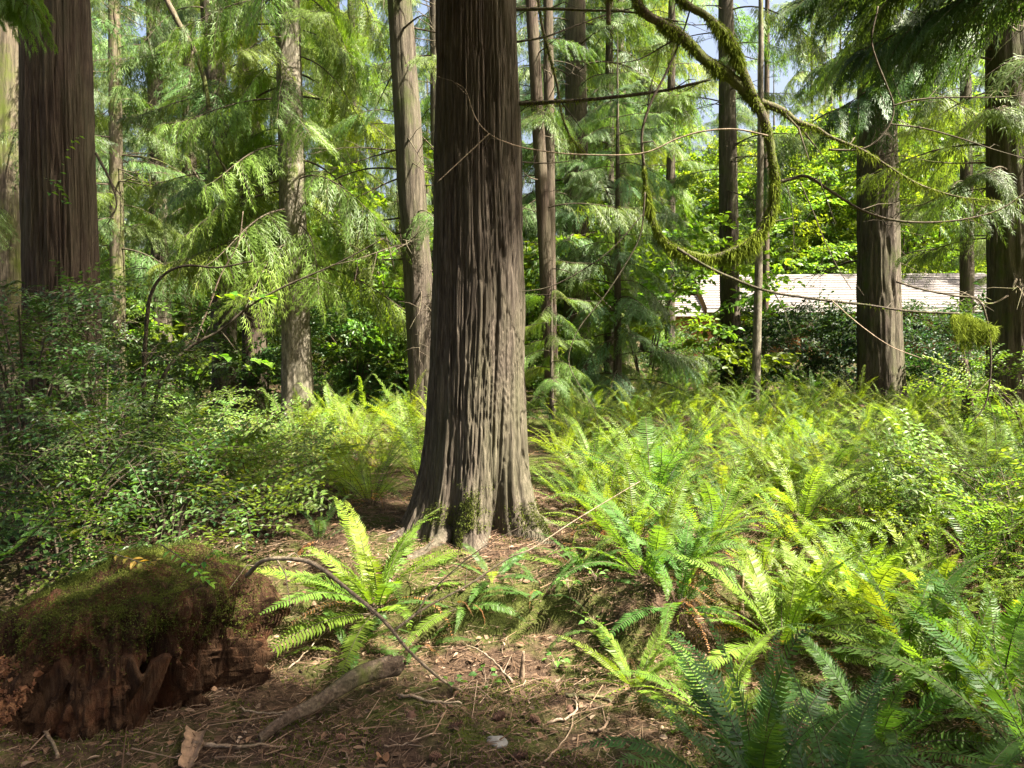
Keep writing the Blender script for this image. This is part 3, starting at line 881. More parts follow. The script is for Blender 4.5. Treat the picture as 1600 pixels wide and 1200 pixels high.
def shadow_open(bx, by, bz, tx, ty, tz, half=0.5):
    """most open place touched by the shadow of a bough from b to t"""
    k = 0.0
    d = math.hypot(tx - bx, ty - by) + 1e-6
    sx, sy = -(ty - by) / d * half, (tx - bx) / d * half
    for f in (0.2, 0.4, 0.6, 0.8, 1.0):
        for w in (-1, 0, 1):
            x, y, z = bx + (tx - bx) * f + sx * w, by + (ty - by) * f + sy * w, bz + (tz - bz) * f
            h = (z - 0.3) / SUN.z
            k = max(k, lit(x - SUN.x * h, y - SUN.y * h, 0.1))
    return k

# gaps shaped into the added canopy: (x, y, z, radius) of places the sun reaches through it
GAPS = [(-0.73, 3.98, 0.4, 0.58), (-0.6, 3.9, 0.15, 0.35), (-1.06, 3.83, 0.05, 0.18), (0.56, 3.39, 0.2, 0.30), (1.36, 3.73, 0.25, 0.40), (1.9, 3.5, 0.3, 0.30), (-2.0, 2.75, 0.3, 0.22), (1.4, 5.2, 0.4, 0.40), (0.8, 4.6, 0.3, 0.25),
        (-0.03, 4.58, 0.5, 0.17), (-0.02, 4.58, 0.95, 0.17), (0.0, 4.6, 1.45, 0.15), (0.02, 4.62, 2.0, 0.09), (0.03, 4.62, 2.8, 0.05), (-1.9, 8.3, 0.5, 0.4), (-3.0, 8.2, 0.4, 0.4), (-3.2, 10.8, 0.8, 0.4), (-2.1, 3.0, 0.85, 0.25), (2.2, 2.7, 0.7, 0.40), (1.75, 3.0, 0.4, 0.30), (0.85, 3.05, 0.25, 0.22), (1.9, 4.1, 0.4, 0.3), (1.25, 4.6, 3.25, 0.45), (1.55, 4.6, 2.9, 0.35), (2.0, 2.6, 0.5, 0.4), (1.0, 2.6, 0.5, 0.25), (-3.0, 5.0, 1.1, 0.35), (-2.4, 4.2, 0.7, 0.3), (-3.9, 5.6, 1.2, 0.3), (-2.0, 5.2, 0.5, 0.25),
        (-2.9, 5.6, 1.4, 0.25), (-2.3, 4.7, 0.8, 0.20), (0.2, 4.2, 0.3, 0.15), (2.6, 3.4, 0.4, 0.35), (-2.7, 6.6, 3.6, 0.3)]
GAPS = [(Vector(g[:3]), g[3]) for g in GAPS]
def in_gap(bx, by, bz, a, k):
    for f in (0.15, 0.35, 0.55, 0.75, 0.95):
        q = Vector((bx + 2.0 * k * f * math.cos(a), by + 2.0 * k * f * math.sin(a), bz + k * (0.3 * f - 1.1 * f * f)))
        for g, r in GAPS:
            w = q - g
            t = w.dot(SUN)
            if t > 0.8 and (w - SUN * t).length < 0.85 * r + 0.26 * k * (1.15 - 0.5 * f):
                return True
    return False

def hang_canopy(n, x0, x1, y0, y1, hmin, hmax, smin, smax, reach=3.6, src=None):
    made = tries = 0
    cand = [t for t in TREES if t.dia > 0.25]
    while made < n and tries < n * 60:
        tries += 1
        gx_, gy_ = random.uniform(x0, x1), random.uniform(y0, y1)
        h = random.uniform(hmin, hmax)
        p = Vector((gx_, gy_, 0.3)) + SUN * (h / SUN.z)
        if src is not None:
            p = Vector(src()) + SUN * (h / SUN.z)
        elif random.random() < lit(gx_, gy_):
            continue
        if in_view(p):
            continue
        best = min(cand, key=lambda t: (t.X + t.lean[0] * p.z - p.x) ** 2 + (t.Y - p.y) ** 2 if t.H > p.z + 1.5 else 1e9)
        dx, dy = p.x - best.X - best.lean[0] * p.z, p.y - best.Y
        d = math.hypot(dx, dy)
        if d > reach or best.H < p.z + 1.5:
            continue
        k = max(smin, min(smax, d / 1.25)) * random.uniform(0.9, 1.1)
        a = math.atan2(dy, dx)
        tx, ty = best.X + 2.0 * k * math.cos(a), best.Y + 2.0 * k * math.sin(a)
        if random.random() < (0.6 if src else 1.0) * shadow_open(best.X, best.Y, p.z + 0.4, tx, ty, p.z - 0.4, 0.5 * k):
            continue
        if any(q_.y > 0.1 and abs(q_.x) < 0.70 * q_.y + 0.9 and q_.z - 0.9 * k < EYE + 0.46 * q_.y for q_ in (Vector((best.X + 2.1 * k * f * math.cos(a), best.Y + 2.1 * k * f * math.sin(a), p.z + 0.15 * d - k * 1.1 * f * f)) for f in (0.2, 0.4, 0.6, 0.8, 1.0))):
            continue
        if in_gap(best.X, best.Y, p.z + 0.15 * d, a, k):
            continue
        best.bough(p.z - best.z0 + 0.15 * d, a, k, random.uniform(-0.05, 0.2))
        made += 1
    return made
hang_canopy(640, -6.5, 6, 1.2, 7.0, 4.5, 16, 0.7, 1.9)
hang_canopy(48, 0, 1, 0, 1, 4, 14, 0.7, 1.6, 3.6, lambda: (random.uniform(-0.45, 0.0), 4.65, random.choice([random.uniform(2.0, 4.4), random.uniform(0.4, 4.2)])))  # boughs added to throw shade on the big cedar's trunk
hang_canopy(40, 0, 1, 0, 1, 5, 15, 0.8, 1.8, 3.8, lambda: (random.uniform(-4.6, -3.9), 6.6, random.uniform(1.2, 5.0)))  # boughs added to keep the thick left trunk in shade
hang_canopy(24, -14, 14, 8, 16, 7, 18, 0.8, 1.6)

# ------------------------------------------------------------------ the house behind the ferns
def house():
    A = P(1052, 520, 33.0); A.z = gz(A.x, A.y)
    rz = math.radians(-6)
    t = thing('house', 'low brown cedar sided house with pale shingle roof behind the trees at right', 'house', (A.x, A.y, A.z), None, rz)
    def add(name, mb, mat, parent=t):
        return obj(name, mb.mesh(name, M[mat]), parent)
    W, D, EV, RG = 13.0, 8.0, 2.35, 4.15
    x0 = 2.1
    mb = MB(); mb.box((x0 + W / 2 - 0.5, 0.9 + D / 2, EV / 2), (W - 1.0, D - 0.8, EV)); add('wall', mb, 'siding')
    mb = MB(); mb.box((x0 / 2 - 0.2, 1.9, 1.05), (x0 + 0.6, 2.4, 2.1)); add('wall', mb, 'siding')
    # gable triangle facing left
    mb = MB()
    V = [(x0 - 0.05, 0.9, EV), (x0 - 0.05, D, EV), (x0 - 0.05, D / 2 + 0.3, RG - 0.12), (x0 - 0.3, 0.9, EV), (x0 - 0.3, D, EV), (x0 - 0.3, D / 2 + 0.3, RG - 0.12)]
    mb.add(V, [(0, 1, 2), (5, 4, 3)], 0, False); mb.f.append((np.array([[0, 2, 5, 3], [1, 4, 5, 2]]), 0, False))
    add('gable', mb, 'siding')
    # shingle courses, each a stepped strip
    def slope(name, xa, xb, ya, za, yb, zb, n):
        r_ = obj(name, None, t)
        mb = MB()
        mb.add([(xa, ya, za), (xb, ya, za), (xb, yb, zb), (xa, yb, zb), (xa, ya, za - 0.10), (xb, ya, za - 0.10), (xb, yb, zb - 0.10), (xa, yb, zb - 0.10)],
               [(0, 1, 2, 3), (7, 6, 5, 4), (0, 4, 5, 1), (1, 5, 6, 2), (2, 6, 7, 3), (3, 7, 4, 0)], 0, False)
        return mb
    def roof(xa, xb, ya, za, ym, zm, n):
        mb = slope('roof', xa, xb, ya, za, ym, zm, n)
        r_ = obj('roof', mb.mesh('roof', M['shingle']), t)
        for i in range(n):
            u0, u1 = i / n, (i + 1) / n
            c = MB()
            yA, zA, yB, zB = ya + (ym - ya) * u0 - 0.02, za + (zm - za) * u0, ya + (ym - ya) * u1, za + (zm - za) * u1
            c.add([(xa - 0.03, yA, zA + 0.035), (xb + 0.03, yA, zA + 0.035), (xb + 0.03, yB, zB + 0.006), (xa - 0.03, yB, zB + 0.006), (xa - 0.03, yA, zA + 0.004), (xb + 0.03, yA, zA + 0.004)],
                  [(0, 1, 2, 3), (4, 5, 1, 0)], 0, False)
            obj('shingle_course', c.mesh('shingle_course', M['shingle']), r_)
        g = MB(); g.box(((xa + xb) / 2, ya - 0.07, za - 0.10), (xb - xa + 0.1, 0.1, 0.14)); obj('gutter', g.mesh('gutter', M['gutter']), r_)
        return r_
    roof(x0 - 0.6, x0 + W, 0.0, EV, D / 2 + 0.3, RG, 14)
    mb = MB()
    mb.add([(x0 - 0.6, D / 2 + 0.3, RG), (x0 + W, D / 2 + 0.3, RG), (x0 + W, D + 1.0, EV - 0.1), (x0 - 0.6, D + 1.0, EV - 0.1)], [(0, 1, 2, 3)], 0, False)
    add('rear_roof', mb, 'shingle')
    roof(-1.0, x0 - 0.75, 0.2, 2.18, 2.6, 3.05, 8)
    mb = MB(); mb.box((x0 + W / 2, 0.8, EV - 0.22), (W - 0.8, 0.08, 0.2)); add('beam', mb, 'trim')
    for x in (x0 + 0.6, x0 + 3.4, x0 + 6.2, x0 + 9.0, x0 + 11.6):
        mb = MB(); mb.box((x, 0.45, EV / 2 - 0.08), (0.14, 0.14, EV - 0.16)); add('post', mb, 'siding')
    for x, w, zc, hh in ((x0 + 2.2, 1.4, 1.45, 1.1), (x0 + 5.0, 1.6, 1.45, 1.1), (x0 + 8.2, 1.2, 1.45, 1.1)):
        f = MB(); f.box((x, 0.885, zc), (w + 0.2, 0.06, hh + 0.2)); fo = add('window', f, 'trim')
        f = MB(); f.box((x, 0.85, zc), (w, 0.02, hh)); add('pane', f, 'glass', fo)
    f = MB(); f.box((x0 + 7.0, 0.88, 1.02), (0.95, 0.06, 2.04)); d = add('door', f, 'trim')
    f = MB(); f.box((x0 + 7.36, 0.83, 1.0), (0.05, 0.06, 0.05)); add('handle', f, 'gutter', d)
    for i in range(26):
        f = MB(); f.box((x0 + 0.3 + i * 0.46, 0.886 - 0.0, EV / 2 - 0.2), (0.05, 0.035, EV - 0.45)); add('batten', f, 'siding')
house()

# ------------------------------------------------------------------ ferns
FERN_N = 0
F_LIT = (0.125, 0.205, 0.028)  # given to sunlit ferns, so some sunlight is in the colour
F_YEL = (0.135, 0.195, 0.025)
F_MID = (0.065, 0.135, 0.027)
F_DRK = (0.050, 0.112, 0.028)  # darker frond green for ferns in shade, so some shade is in the colour
def fern(X, Y, size, n, label, group=None, col=F_LIT, dead=2, emin=25, emax=78, az=None, spread=math.pi, z=None):
    t = thing('sword_fern', label, 'fern', (X, Y, (gz(X, Y) if z is None else z) - 0.01), group)
    for i in range(n):
        a = (i * 2.399 + random.uniform(-0.35, 0.35)) if az is None else az + random.uniform(-spread, spread)
        u = (i + 0.5) / n
        el = math.radians(emax - (emax - emin) * u + random.uniform(-8, 8))
        k = size * random.uniform(0.75, 1.12)
        w = random.uniform(0.85, 1.15)
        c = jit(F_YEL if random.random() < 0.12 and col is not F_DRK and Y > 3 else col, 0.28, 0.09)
        r0 = 0.03 * size
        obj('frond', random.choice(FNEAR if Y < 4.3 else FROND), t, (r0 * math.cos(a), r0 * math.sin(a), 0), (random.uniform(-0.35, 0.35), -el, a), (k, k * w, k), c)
    for i in range(dead):
        a = random.uniform(0, 6.28)
        obj('dead_frond', random.choice(FDEAD), t, (0, 0, 0.02), (random.uniform(-0.4, 0.4), -math.radians(random.uniform(5, 35)), a), size * random.uniform(0.6, 0.95), jit((0.24, 0.12, 0.045), 0.3))
    return t

def fern_px(px, py, size, n, label, **kw):
    """a fern whose foot shows at this spot of the floor"""
    Y = floor_depth(px, py)
    return fern(PX(px, Y), Y, size, n, label, **kw)

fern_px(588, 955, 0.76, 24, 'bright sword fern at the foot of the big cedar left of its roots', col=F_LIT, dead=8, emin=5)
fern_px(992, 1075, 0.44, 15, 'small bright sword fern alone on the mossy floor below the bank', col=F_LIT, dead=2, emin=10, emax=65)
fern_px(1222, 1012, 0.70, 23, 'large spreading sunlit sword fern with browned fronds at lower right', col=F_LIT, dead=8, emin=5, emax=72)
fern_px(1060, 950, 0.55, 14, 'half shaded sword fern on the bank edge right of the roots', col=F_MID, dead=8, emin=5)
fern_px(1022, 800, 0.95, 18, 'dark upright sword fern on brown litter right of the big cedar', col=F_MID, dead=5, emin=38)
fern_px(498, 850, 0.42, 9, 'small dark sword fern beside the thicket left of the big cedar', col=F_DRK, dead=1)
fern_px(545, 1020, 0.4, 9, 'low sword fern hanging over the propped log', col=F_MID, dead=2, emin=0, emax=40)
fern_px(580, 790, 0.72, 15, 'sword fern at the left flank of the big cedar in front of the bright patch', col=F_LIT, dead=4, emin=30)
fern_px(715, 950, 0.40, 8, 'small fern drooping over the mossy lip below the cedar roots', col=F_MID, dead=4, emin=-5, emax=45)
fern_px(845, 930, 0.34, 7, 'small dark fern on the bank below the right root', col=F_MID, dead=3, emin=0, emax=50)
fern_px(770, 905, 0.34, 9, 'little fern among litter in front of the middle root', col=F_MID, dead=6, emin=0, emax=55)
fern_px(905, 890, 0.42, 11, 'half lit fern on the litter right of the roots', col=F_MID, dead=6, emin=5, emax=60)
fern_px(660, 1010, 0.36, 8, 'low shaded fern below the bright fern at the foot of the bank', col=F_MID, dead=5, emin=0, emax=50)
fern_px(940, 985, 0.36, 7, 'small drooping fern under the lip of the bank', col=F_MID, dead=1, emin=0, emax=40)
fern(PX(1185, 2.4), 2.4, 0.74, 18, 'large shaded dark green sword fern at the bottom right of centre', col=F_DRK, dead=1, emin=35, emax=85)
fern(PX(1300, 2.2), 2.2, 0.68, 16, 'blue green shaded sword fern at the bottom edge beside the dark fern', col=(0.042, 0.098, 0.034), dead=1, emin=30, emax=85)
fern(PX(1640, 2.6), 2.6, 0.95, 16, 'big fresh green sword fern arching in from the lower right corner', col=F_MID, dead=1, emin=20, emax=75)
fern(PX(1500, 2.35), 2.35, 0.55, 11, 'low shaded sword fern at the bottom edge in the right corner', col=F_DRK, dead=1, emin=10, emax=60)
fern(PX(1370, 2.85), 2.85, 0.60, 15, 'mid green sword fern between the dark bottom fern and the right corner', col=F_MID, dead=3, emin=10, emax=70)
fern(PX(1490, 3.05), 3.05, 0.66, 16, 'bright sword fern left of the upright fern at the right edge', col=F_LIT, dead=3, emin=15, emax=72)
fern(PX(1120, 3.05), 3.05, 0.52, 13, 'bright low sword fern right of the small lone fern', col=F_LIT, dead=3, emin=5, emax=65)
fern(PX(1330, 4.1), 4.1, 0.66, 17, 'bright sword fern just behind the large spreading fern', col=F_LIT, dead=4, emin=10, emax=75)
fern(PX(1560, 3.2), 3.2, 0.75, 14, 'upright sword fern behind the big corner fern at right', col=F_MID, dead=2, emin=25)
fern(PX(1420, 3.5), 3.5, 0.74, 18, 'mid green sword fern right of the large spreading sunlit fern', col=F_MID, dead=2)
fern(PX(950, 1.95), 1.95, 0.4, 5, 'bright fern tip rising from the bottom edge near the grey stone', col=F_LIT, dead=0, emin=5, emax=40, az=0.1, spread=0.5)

placed = [(CEDAR.X, CEDAR.Y)]
def scatter(n, fx, gap, mk):
    k = tries = 0
    while k < n and tries < n * 60:
        tries += 1
        X, Y = fx()
        g = gap * random.uniform(0.8, 1.2)
        if any((X - a) ** 2 + (Y - b_) ** 2 < g * g for a, b_ in placed):
            continue
        if any((X - t.X) ** 2 + (Y - t.Y) ** 2 < (t.dia * 0.9 + 0.1) ** 2 for t in TREES):
            continue
        placed.append((X, Y)); k += 1
        mk(X, Y)
    return k

def field():
    Y = 4.3 + 9.5 * random.random() ** 1.5
    return random.uniform(0.35 + 0.02 * Y, 0.72 * Y), Y
def mk_field(X, Y):
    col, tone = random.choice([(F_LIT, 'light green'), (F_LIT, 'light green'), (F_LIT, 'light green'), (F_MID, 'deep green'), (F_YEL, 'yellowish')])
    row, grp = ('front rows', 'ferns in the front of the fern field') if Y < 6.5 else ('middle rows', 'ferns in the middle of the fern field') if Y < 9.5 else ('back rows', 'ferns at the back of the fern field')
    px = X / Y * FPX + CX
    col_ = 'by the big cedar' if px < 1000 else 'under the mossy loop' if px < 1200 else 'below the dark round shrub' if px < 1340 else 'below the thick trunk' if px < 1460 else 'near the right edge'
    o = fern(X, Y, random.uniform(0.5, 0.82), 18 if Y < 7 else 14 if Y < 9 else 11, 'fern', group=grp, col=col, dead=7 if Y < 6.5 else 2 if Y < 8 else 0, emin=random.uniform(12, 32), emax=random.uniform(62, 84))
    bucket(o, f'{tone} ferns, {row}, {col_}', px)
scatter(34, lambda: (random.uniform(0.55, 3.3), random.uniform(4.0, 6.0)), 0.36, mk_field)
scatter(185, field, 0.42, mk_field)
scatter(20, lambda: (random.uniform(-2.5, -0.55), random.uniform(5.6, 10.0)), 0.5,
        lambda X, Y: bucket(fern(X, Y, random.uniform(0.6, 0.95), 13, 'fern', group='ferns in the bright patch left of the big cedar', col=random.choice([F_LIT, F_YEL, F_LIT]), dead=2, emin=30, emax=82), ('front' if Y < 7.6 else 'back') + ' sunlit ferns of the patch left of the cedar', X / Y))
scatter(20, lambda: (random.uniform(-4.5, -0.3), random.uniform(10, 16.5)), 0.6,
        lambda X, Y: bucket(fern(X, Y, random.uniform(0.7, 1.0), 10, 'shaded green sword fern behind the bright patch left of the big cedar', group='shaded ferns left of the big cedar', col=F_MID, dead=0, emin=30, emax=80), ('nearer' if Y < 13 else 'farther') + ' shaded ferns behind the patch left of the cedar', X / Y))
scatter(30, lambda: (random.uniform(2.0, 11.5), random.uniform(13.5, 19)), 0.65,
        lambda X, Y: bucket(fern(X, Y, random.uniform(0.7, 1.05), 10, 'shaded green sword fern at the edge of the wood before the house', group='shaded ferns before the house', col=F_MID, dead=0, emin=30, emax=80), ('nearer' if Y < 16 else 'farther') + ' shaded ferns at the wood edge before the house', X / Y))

# ------------------------------------------------------------------ shrubs
def bush(X, Y, rx, ry, h, n, sprays, label, cat='bush', group=None, col=DARKG, name='shrub', smin=0.8, smax=1.2, stems=6, z=None, low=0.05):
    z0 = gz(X, Y) if z is None else z
    t = thing(name, label, cat, (X, Y, z0), group)
    tips = []
    for i in range(stems):
        a = i * 2.4 + random.uniform(-0.4, 0.4)
        e = np.array([rx * 0.7 * math.cos(a), ry * 0.7 * math.sin(a), h * random.uniform(0.7, 0.95)])
        mid = e * np.array([0.35, 0.35, 0.6])
        mb = MB(); pts = curve([(0.04 * math.cos(a), 0.04 * math.sin(a), -0.05), mid, e], 10)
        mb.tube(pts, np.linspace(0.014, 0.004, 10) * (0.6 + 0.3 * h), 4, 0, False)
        obj('stem', mb.mesh('stem', M['twig']), t)
        tips.append(pts)
    for i in range(n):
        a = random.uniform(0, 6.283)
        zf = random.uniform(low, 1.0)
        rr = math.sqrt(random.uniform(0.05, 1.0)) * (1 - 0.55 * max(0, zf - 0.5) ** 1.2 * 2)
        p = (rx * rr * math.cos(a), ry * rr * math.sin(a), h * zf)
        obj('leafy_branch', random.choice(sprays), t, p, (random.uniform(-0.6, 0.6), -random.uniform(-0.35, 0.6), a + random.uniform(-0.8, 0.8)), random.uniform(smin, smax), jit(col, 0.35, 0.15))
    return t

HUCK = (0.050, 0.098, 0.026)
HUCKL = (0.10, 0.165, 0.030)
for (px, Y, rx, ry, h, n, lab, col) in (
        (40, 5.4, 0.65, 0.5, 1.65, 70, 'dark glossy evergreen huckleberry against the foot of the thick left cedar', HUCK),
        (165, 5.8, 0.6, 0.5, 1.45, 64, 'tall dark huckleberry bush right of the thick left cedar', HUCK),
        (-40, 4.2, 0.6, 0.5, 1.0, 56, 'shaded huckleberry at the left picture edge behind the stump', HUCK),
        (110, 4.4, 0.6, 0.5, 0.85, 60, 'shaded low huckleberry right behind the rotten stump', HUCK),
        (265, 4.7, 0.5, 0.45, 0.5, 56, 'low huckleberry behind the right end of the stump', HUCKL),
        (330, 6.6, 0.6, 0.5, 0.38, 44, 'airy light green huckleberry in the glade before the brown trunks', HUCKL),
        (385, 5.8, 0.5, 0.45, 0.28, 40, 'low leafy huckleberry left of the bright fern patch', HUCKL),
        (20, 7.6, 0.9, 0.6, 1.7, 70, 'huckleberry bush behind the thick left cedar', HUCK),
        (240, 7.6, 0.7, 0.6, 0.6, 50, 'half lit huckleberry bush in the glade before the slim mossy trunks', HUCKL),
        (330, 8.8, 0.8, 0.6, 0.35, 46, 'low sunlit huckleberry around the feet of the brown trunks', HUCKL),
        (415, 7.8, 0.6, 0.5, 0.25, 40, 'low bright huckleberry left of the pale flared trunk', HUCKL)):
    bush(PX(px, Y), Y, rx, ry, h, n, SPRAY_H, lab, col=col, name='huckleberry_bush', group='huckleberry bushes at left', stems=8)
for (px, Y, rx, ry, h, n, lab, col) in (
        (1590, 4.6, 0.5, 0.45, 0.62, 60, 'small leaved huckleberry bush among ferns at the right picture edge', HUCKL),
        (1610, 8.2, 0.7, 0.6, 0.9, 60, 'leafy huckleberry under the hanging moss at right', HUCKL)):
    bush(PX(px, Y), Y, rx, ry, h, n, SPRAY_H, lab, col=col, name='huckleberry_bush', group='huckleberry bushes at right', stems=8)
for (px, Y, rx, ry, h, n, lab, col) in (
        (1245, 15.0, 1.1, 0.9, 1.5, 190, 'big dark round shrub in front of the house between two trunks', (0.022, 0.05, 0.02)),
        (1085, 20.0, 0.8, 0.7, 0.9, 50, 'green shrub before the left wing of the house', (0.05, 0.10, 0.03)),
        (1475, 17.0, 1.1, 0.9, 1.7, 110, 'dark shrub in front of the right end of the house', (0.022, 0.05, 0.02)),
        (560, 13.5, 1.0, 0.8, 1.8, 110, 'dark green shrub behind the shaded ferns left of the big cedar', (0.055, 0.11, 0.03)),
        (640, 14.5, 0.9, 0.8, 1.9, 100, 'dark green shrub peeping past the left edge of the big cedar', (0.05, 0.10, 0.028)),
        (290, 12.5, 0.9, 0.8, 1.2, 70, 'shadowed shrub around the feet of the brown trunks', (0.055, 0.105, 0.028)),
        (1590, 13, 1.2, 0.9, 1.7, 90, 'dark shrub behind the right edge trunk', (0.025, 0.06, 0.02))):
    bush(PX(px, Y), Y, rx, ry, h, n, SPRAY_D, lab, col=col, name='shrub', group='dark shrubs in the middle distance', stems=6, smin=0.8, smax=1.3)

VMB = (0.10, 0.17, 0.022)
vm = 0
while vm < 34:
    Y = random.uniform(13, 34)
    X = random.uniform(-0.78, 0.78) * Y
    px = X / Y * FPX + CX
    if 1020 < px < 1540 and Y < 40:
        Y = random.uniform(42, 50); X = (px - CX) / FPX * Y
    elif 700 < px < 790:
        continue
    vm += 1
    far_ = Y > 40
    h = random.uniform(2.0, 4.6) * (1.5 if far_ else 1)
    lab = 'bright leafy maple shrub in the wood behind the house' if far_ else ('bright yellow green maple shrub in the wood left of the big cedar' if px < 740 else 'bright yellow green maple shrub in the wood right of the big cedar')
    o_ = bush(X, Y, random.uniform(1.2, 2.0), random.uniform(1.0, 1.6), h, 60, SPRAY_L, lab, col=VMB if random.random() < 0.7 else MIDG, name='maple_shrub', group='maple shrubs in the wood', stems=5, smin=0.9, smax=1.5)
    bucket(o_, lab.replace('shrub', 'shrubs').replace('yellow green ', '').replace('big ', ''), px)

for i in range(9):
    px = 1010 + i * 66 + random.uniform(-15, 15)
    Y = random.uniform(43, 52)
    o_ = bush(PX(px, Y), Y, random.uniform(2.6, 3.6), 2.4, random.uniform(11, 16), 170, SPRAY_L, 'maple', cat='tree', col=(0.12, 0.19, 0.025), name='maple_tree', group='leafy trees behind the house', stems=5, smin=1.5, smax=2.6, low=0.12)
    bucket(o_, 'bright leafy maples rising behind the house roof', px)

# ------------------------------------------------------------------ the rotten stump
def wallish(z):
    return sstep(1.0, 0.8, z)

def stump():
    cx, cy_ = -1.80, 3.34
    z0 = gz(cx, cy_)
    t = thing('rotten_stump', 'big rotten red brown stump with mossy top at lower left', 'stump', (cx, cy_, z0))
    rows, sides = 170, 420
    al = np.linspace(0.0, np.pi / 2, rows)
    th = np.arange(sides) * 2 * np.pi / sides
    A, T = np.meshgrid(al, th, indexing='ij')
    c, s_ = np.cos(T), np.sin(T)
    left = np.clip(-c, 0, 1) ** 1.2; right = np.clip(c, 0, 1)
    ex = 3.4 - 1.3 * left
    fr = np.cos(A) ** (2 / ex); zf = np.sin(A) ** (2 / ex)
    q = np.stack([c * 1.4, s_ * 1.4, zf * 0.8], -1)
    fib = vnoise(np.stack([c * 7 + 0.6 * zf, s_ * 7, zf * 1.1], -1), 42)
    fib2 = vnoise(np.stack([c * 19, s_ * 19, zf * 2.6], -1), 43)
    lump = fbm(np.stack([c * 3.5, s_ * 3.5, zf * 3.0], -1), 44, 4) + 0.35 * wallish(zf) * vnoise(np.stack([c * 26, s_ * 26, zf * 12], -1), 47)
    face = sstep(0.15, -0.35, s_)
    wall = sstep(0.98, 0.7, zf)
    R = 1 + 0.16 * vnoise(q, 41) + (0.17 * lump + wall * (0.045 * fib - 0.05 * np.exp(-(fib / 0.15) ** 2) + 0.02 * fib2 - 0.03 * np.exp(-(fib2 / 0.2) ** 2) + 0.022 * vnoise(np.stack([c * 46, s_ * 46, zf * 7], -1), 39) + 0.02 * vnoise(np.stack([c * 30, s_ * 30, zf * 26], -1), 38)))
    R = R + wall * 0.075 * np.round(2.2 * vnoise(np.stack([c * 8, s_ * 8, zf * 5], -1), 36)) / 2.2 + wall * 0.03 * np.round(2 * vnoise(np.stack([c * 20, s_ * 20, zf * 13], -1), 37)) / 2
    R = R + (0.55 * left - 0.10 * right) * (1 - zf) ** 1.5 + 0.10 * right * zf
    hol = np.exp(-(np.angle(np.exp(1j * (T - math.radians(-52)))) / 0.20) ** 2) * np.exp(-((zf - 0.5) / 0.35) ** 2)
    hol2 = np.exp(-(np.angle(np.exp(1j * (T - math.radians(-112)))) / 0.14) ** 2) * np.exp(-((zf - 0.62) / 0.2) ** 2)
    hol3 = np.exp(-(np.angle(np.exp(1j * (T - math.radians(-22)))) / 0.25) ** 2) * np.exp(-((zf - 0.35) / 0.4) ** 2)
    R = R - 0.42 * hol - 0.25 * hol2 - 0.30 * hol3
    hgt = 0.56 - 0.12 * left + 0.03 * right + 0.03 * vnoise(np.stack([fr * c * 3, fr * s_ * 3, 0 * c], -1), 45)
    Z = hgt * zf - 0.16 * (1 - zf) + 0.035 * fbm(np.stack([fr * c * 5, fr * s_ * 5, 0 * c], -1), 46) * sstep(0.6, 1.0, zf)
    V = np.stack([0.74 * R * fr * c, 0.48 * R * fr * s_, Z], -1)
    i = np.arange(rows - 1)[:, None] * sides
    j = np.arange(sides)[None, :]
    k = (j + 1) % sides
    F = np.stack([i + j, i + k, i + sides + k, i + sides + j], -1).reshape(-1, 4)
    mb = MB(); mb.add(V, F, 0, False)
    core = obj('rotten_wood', mb.mesh('rotten_wood', M['rotten']), t)
    # standing slabs of harder wood on the broken face
    for (a0, a1, r_, zb, zt, tilt) in ((-80, -54, 0.47, -0.12, 0.36, 0.15), (-112, -96, 0.50, -0.12, 0.30, 0.20)):
        mb = MB()
        A = np.radians(np.linspace(a0, a1, 30)); Zs = np.linspace(0, 1, 40)
        ZZ, AA = np.meshgrid(Zs, A, indexing='ij')
        top = zt * (0.88 + 0.22 * vnoise(np.stack([AA * 14, AA * 0, AA * 0], -1), int(a0 + 200)))
        zz = zb + (top - zb) * ZZ
        rr = r_ + 0.016 * vnoise(np.stack([AA * 34, ZZ * 2, 0 * AA], -1), 52) + 0.04 * vnoise(np.stack([AA * 6, ZZ * 3, 0 * AA], -1), 53)
        sh = tilt * (ZZ - 0.3)
        Vo = np.stack([1.12 * rr * np.cos(AA) + sh, 1.0 * rr * np.sin(AA) + 0.05 * ZZ, zz], -1)
        Vi = Vo - np.stack([np.cos(AA), np.sin(AA), 0 * AA], -1) * 0.05
        n, mcol = ZZ.shape
        q = (np.arange(n - 1)[:, None] * mcol + np.arange(mcol - 1)[None, :])
        Fq = np.stack([q, q + 1, q + mcol + 1, q + mcol], -1).reshape(-1, 4)
        mb.add(np.concatenate([Vo.reshape(-1, 3), Vi.reshape(-1, 3)]), np.concatenate([Fq, Fq[:, ::-1] + n * mcol]), 0, True)
        nm = n * mcol
        rim = [(x, x + 1, x + 1 + nm, x + nm) for x in range((n - 1) * mcol, n * mcol - 1)]
        rim += [(x * mcol, (x + 1) * mcol, (x + 1) * mcol + nm, x * mcol + nm) for x in range(n - 1)]
        rim += [(x * mcol + mcol - 1, x * mcol + mcol - 1 + nm, (x + 1) * mcol + mcol - 1 + nm, (x + 1) * mcol + mcol - 1) for x in range(n - 1)]
        mb.f.append((np.array(rim), 0, False))
        obj('wood_slab', mb.mesh('wood_slab', M['rotten']), t)
    sp = []
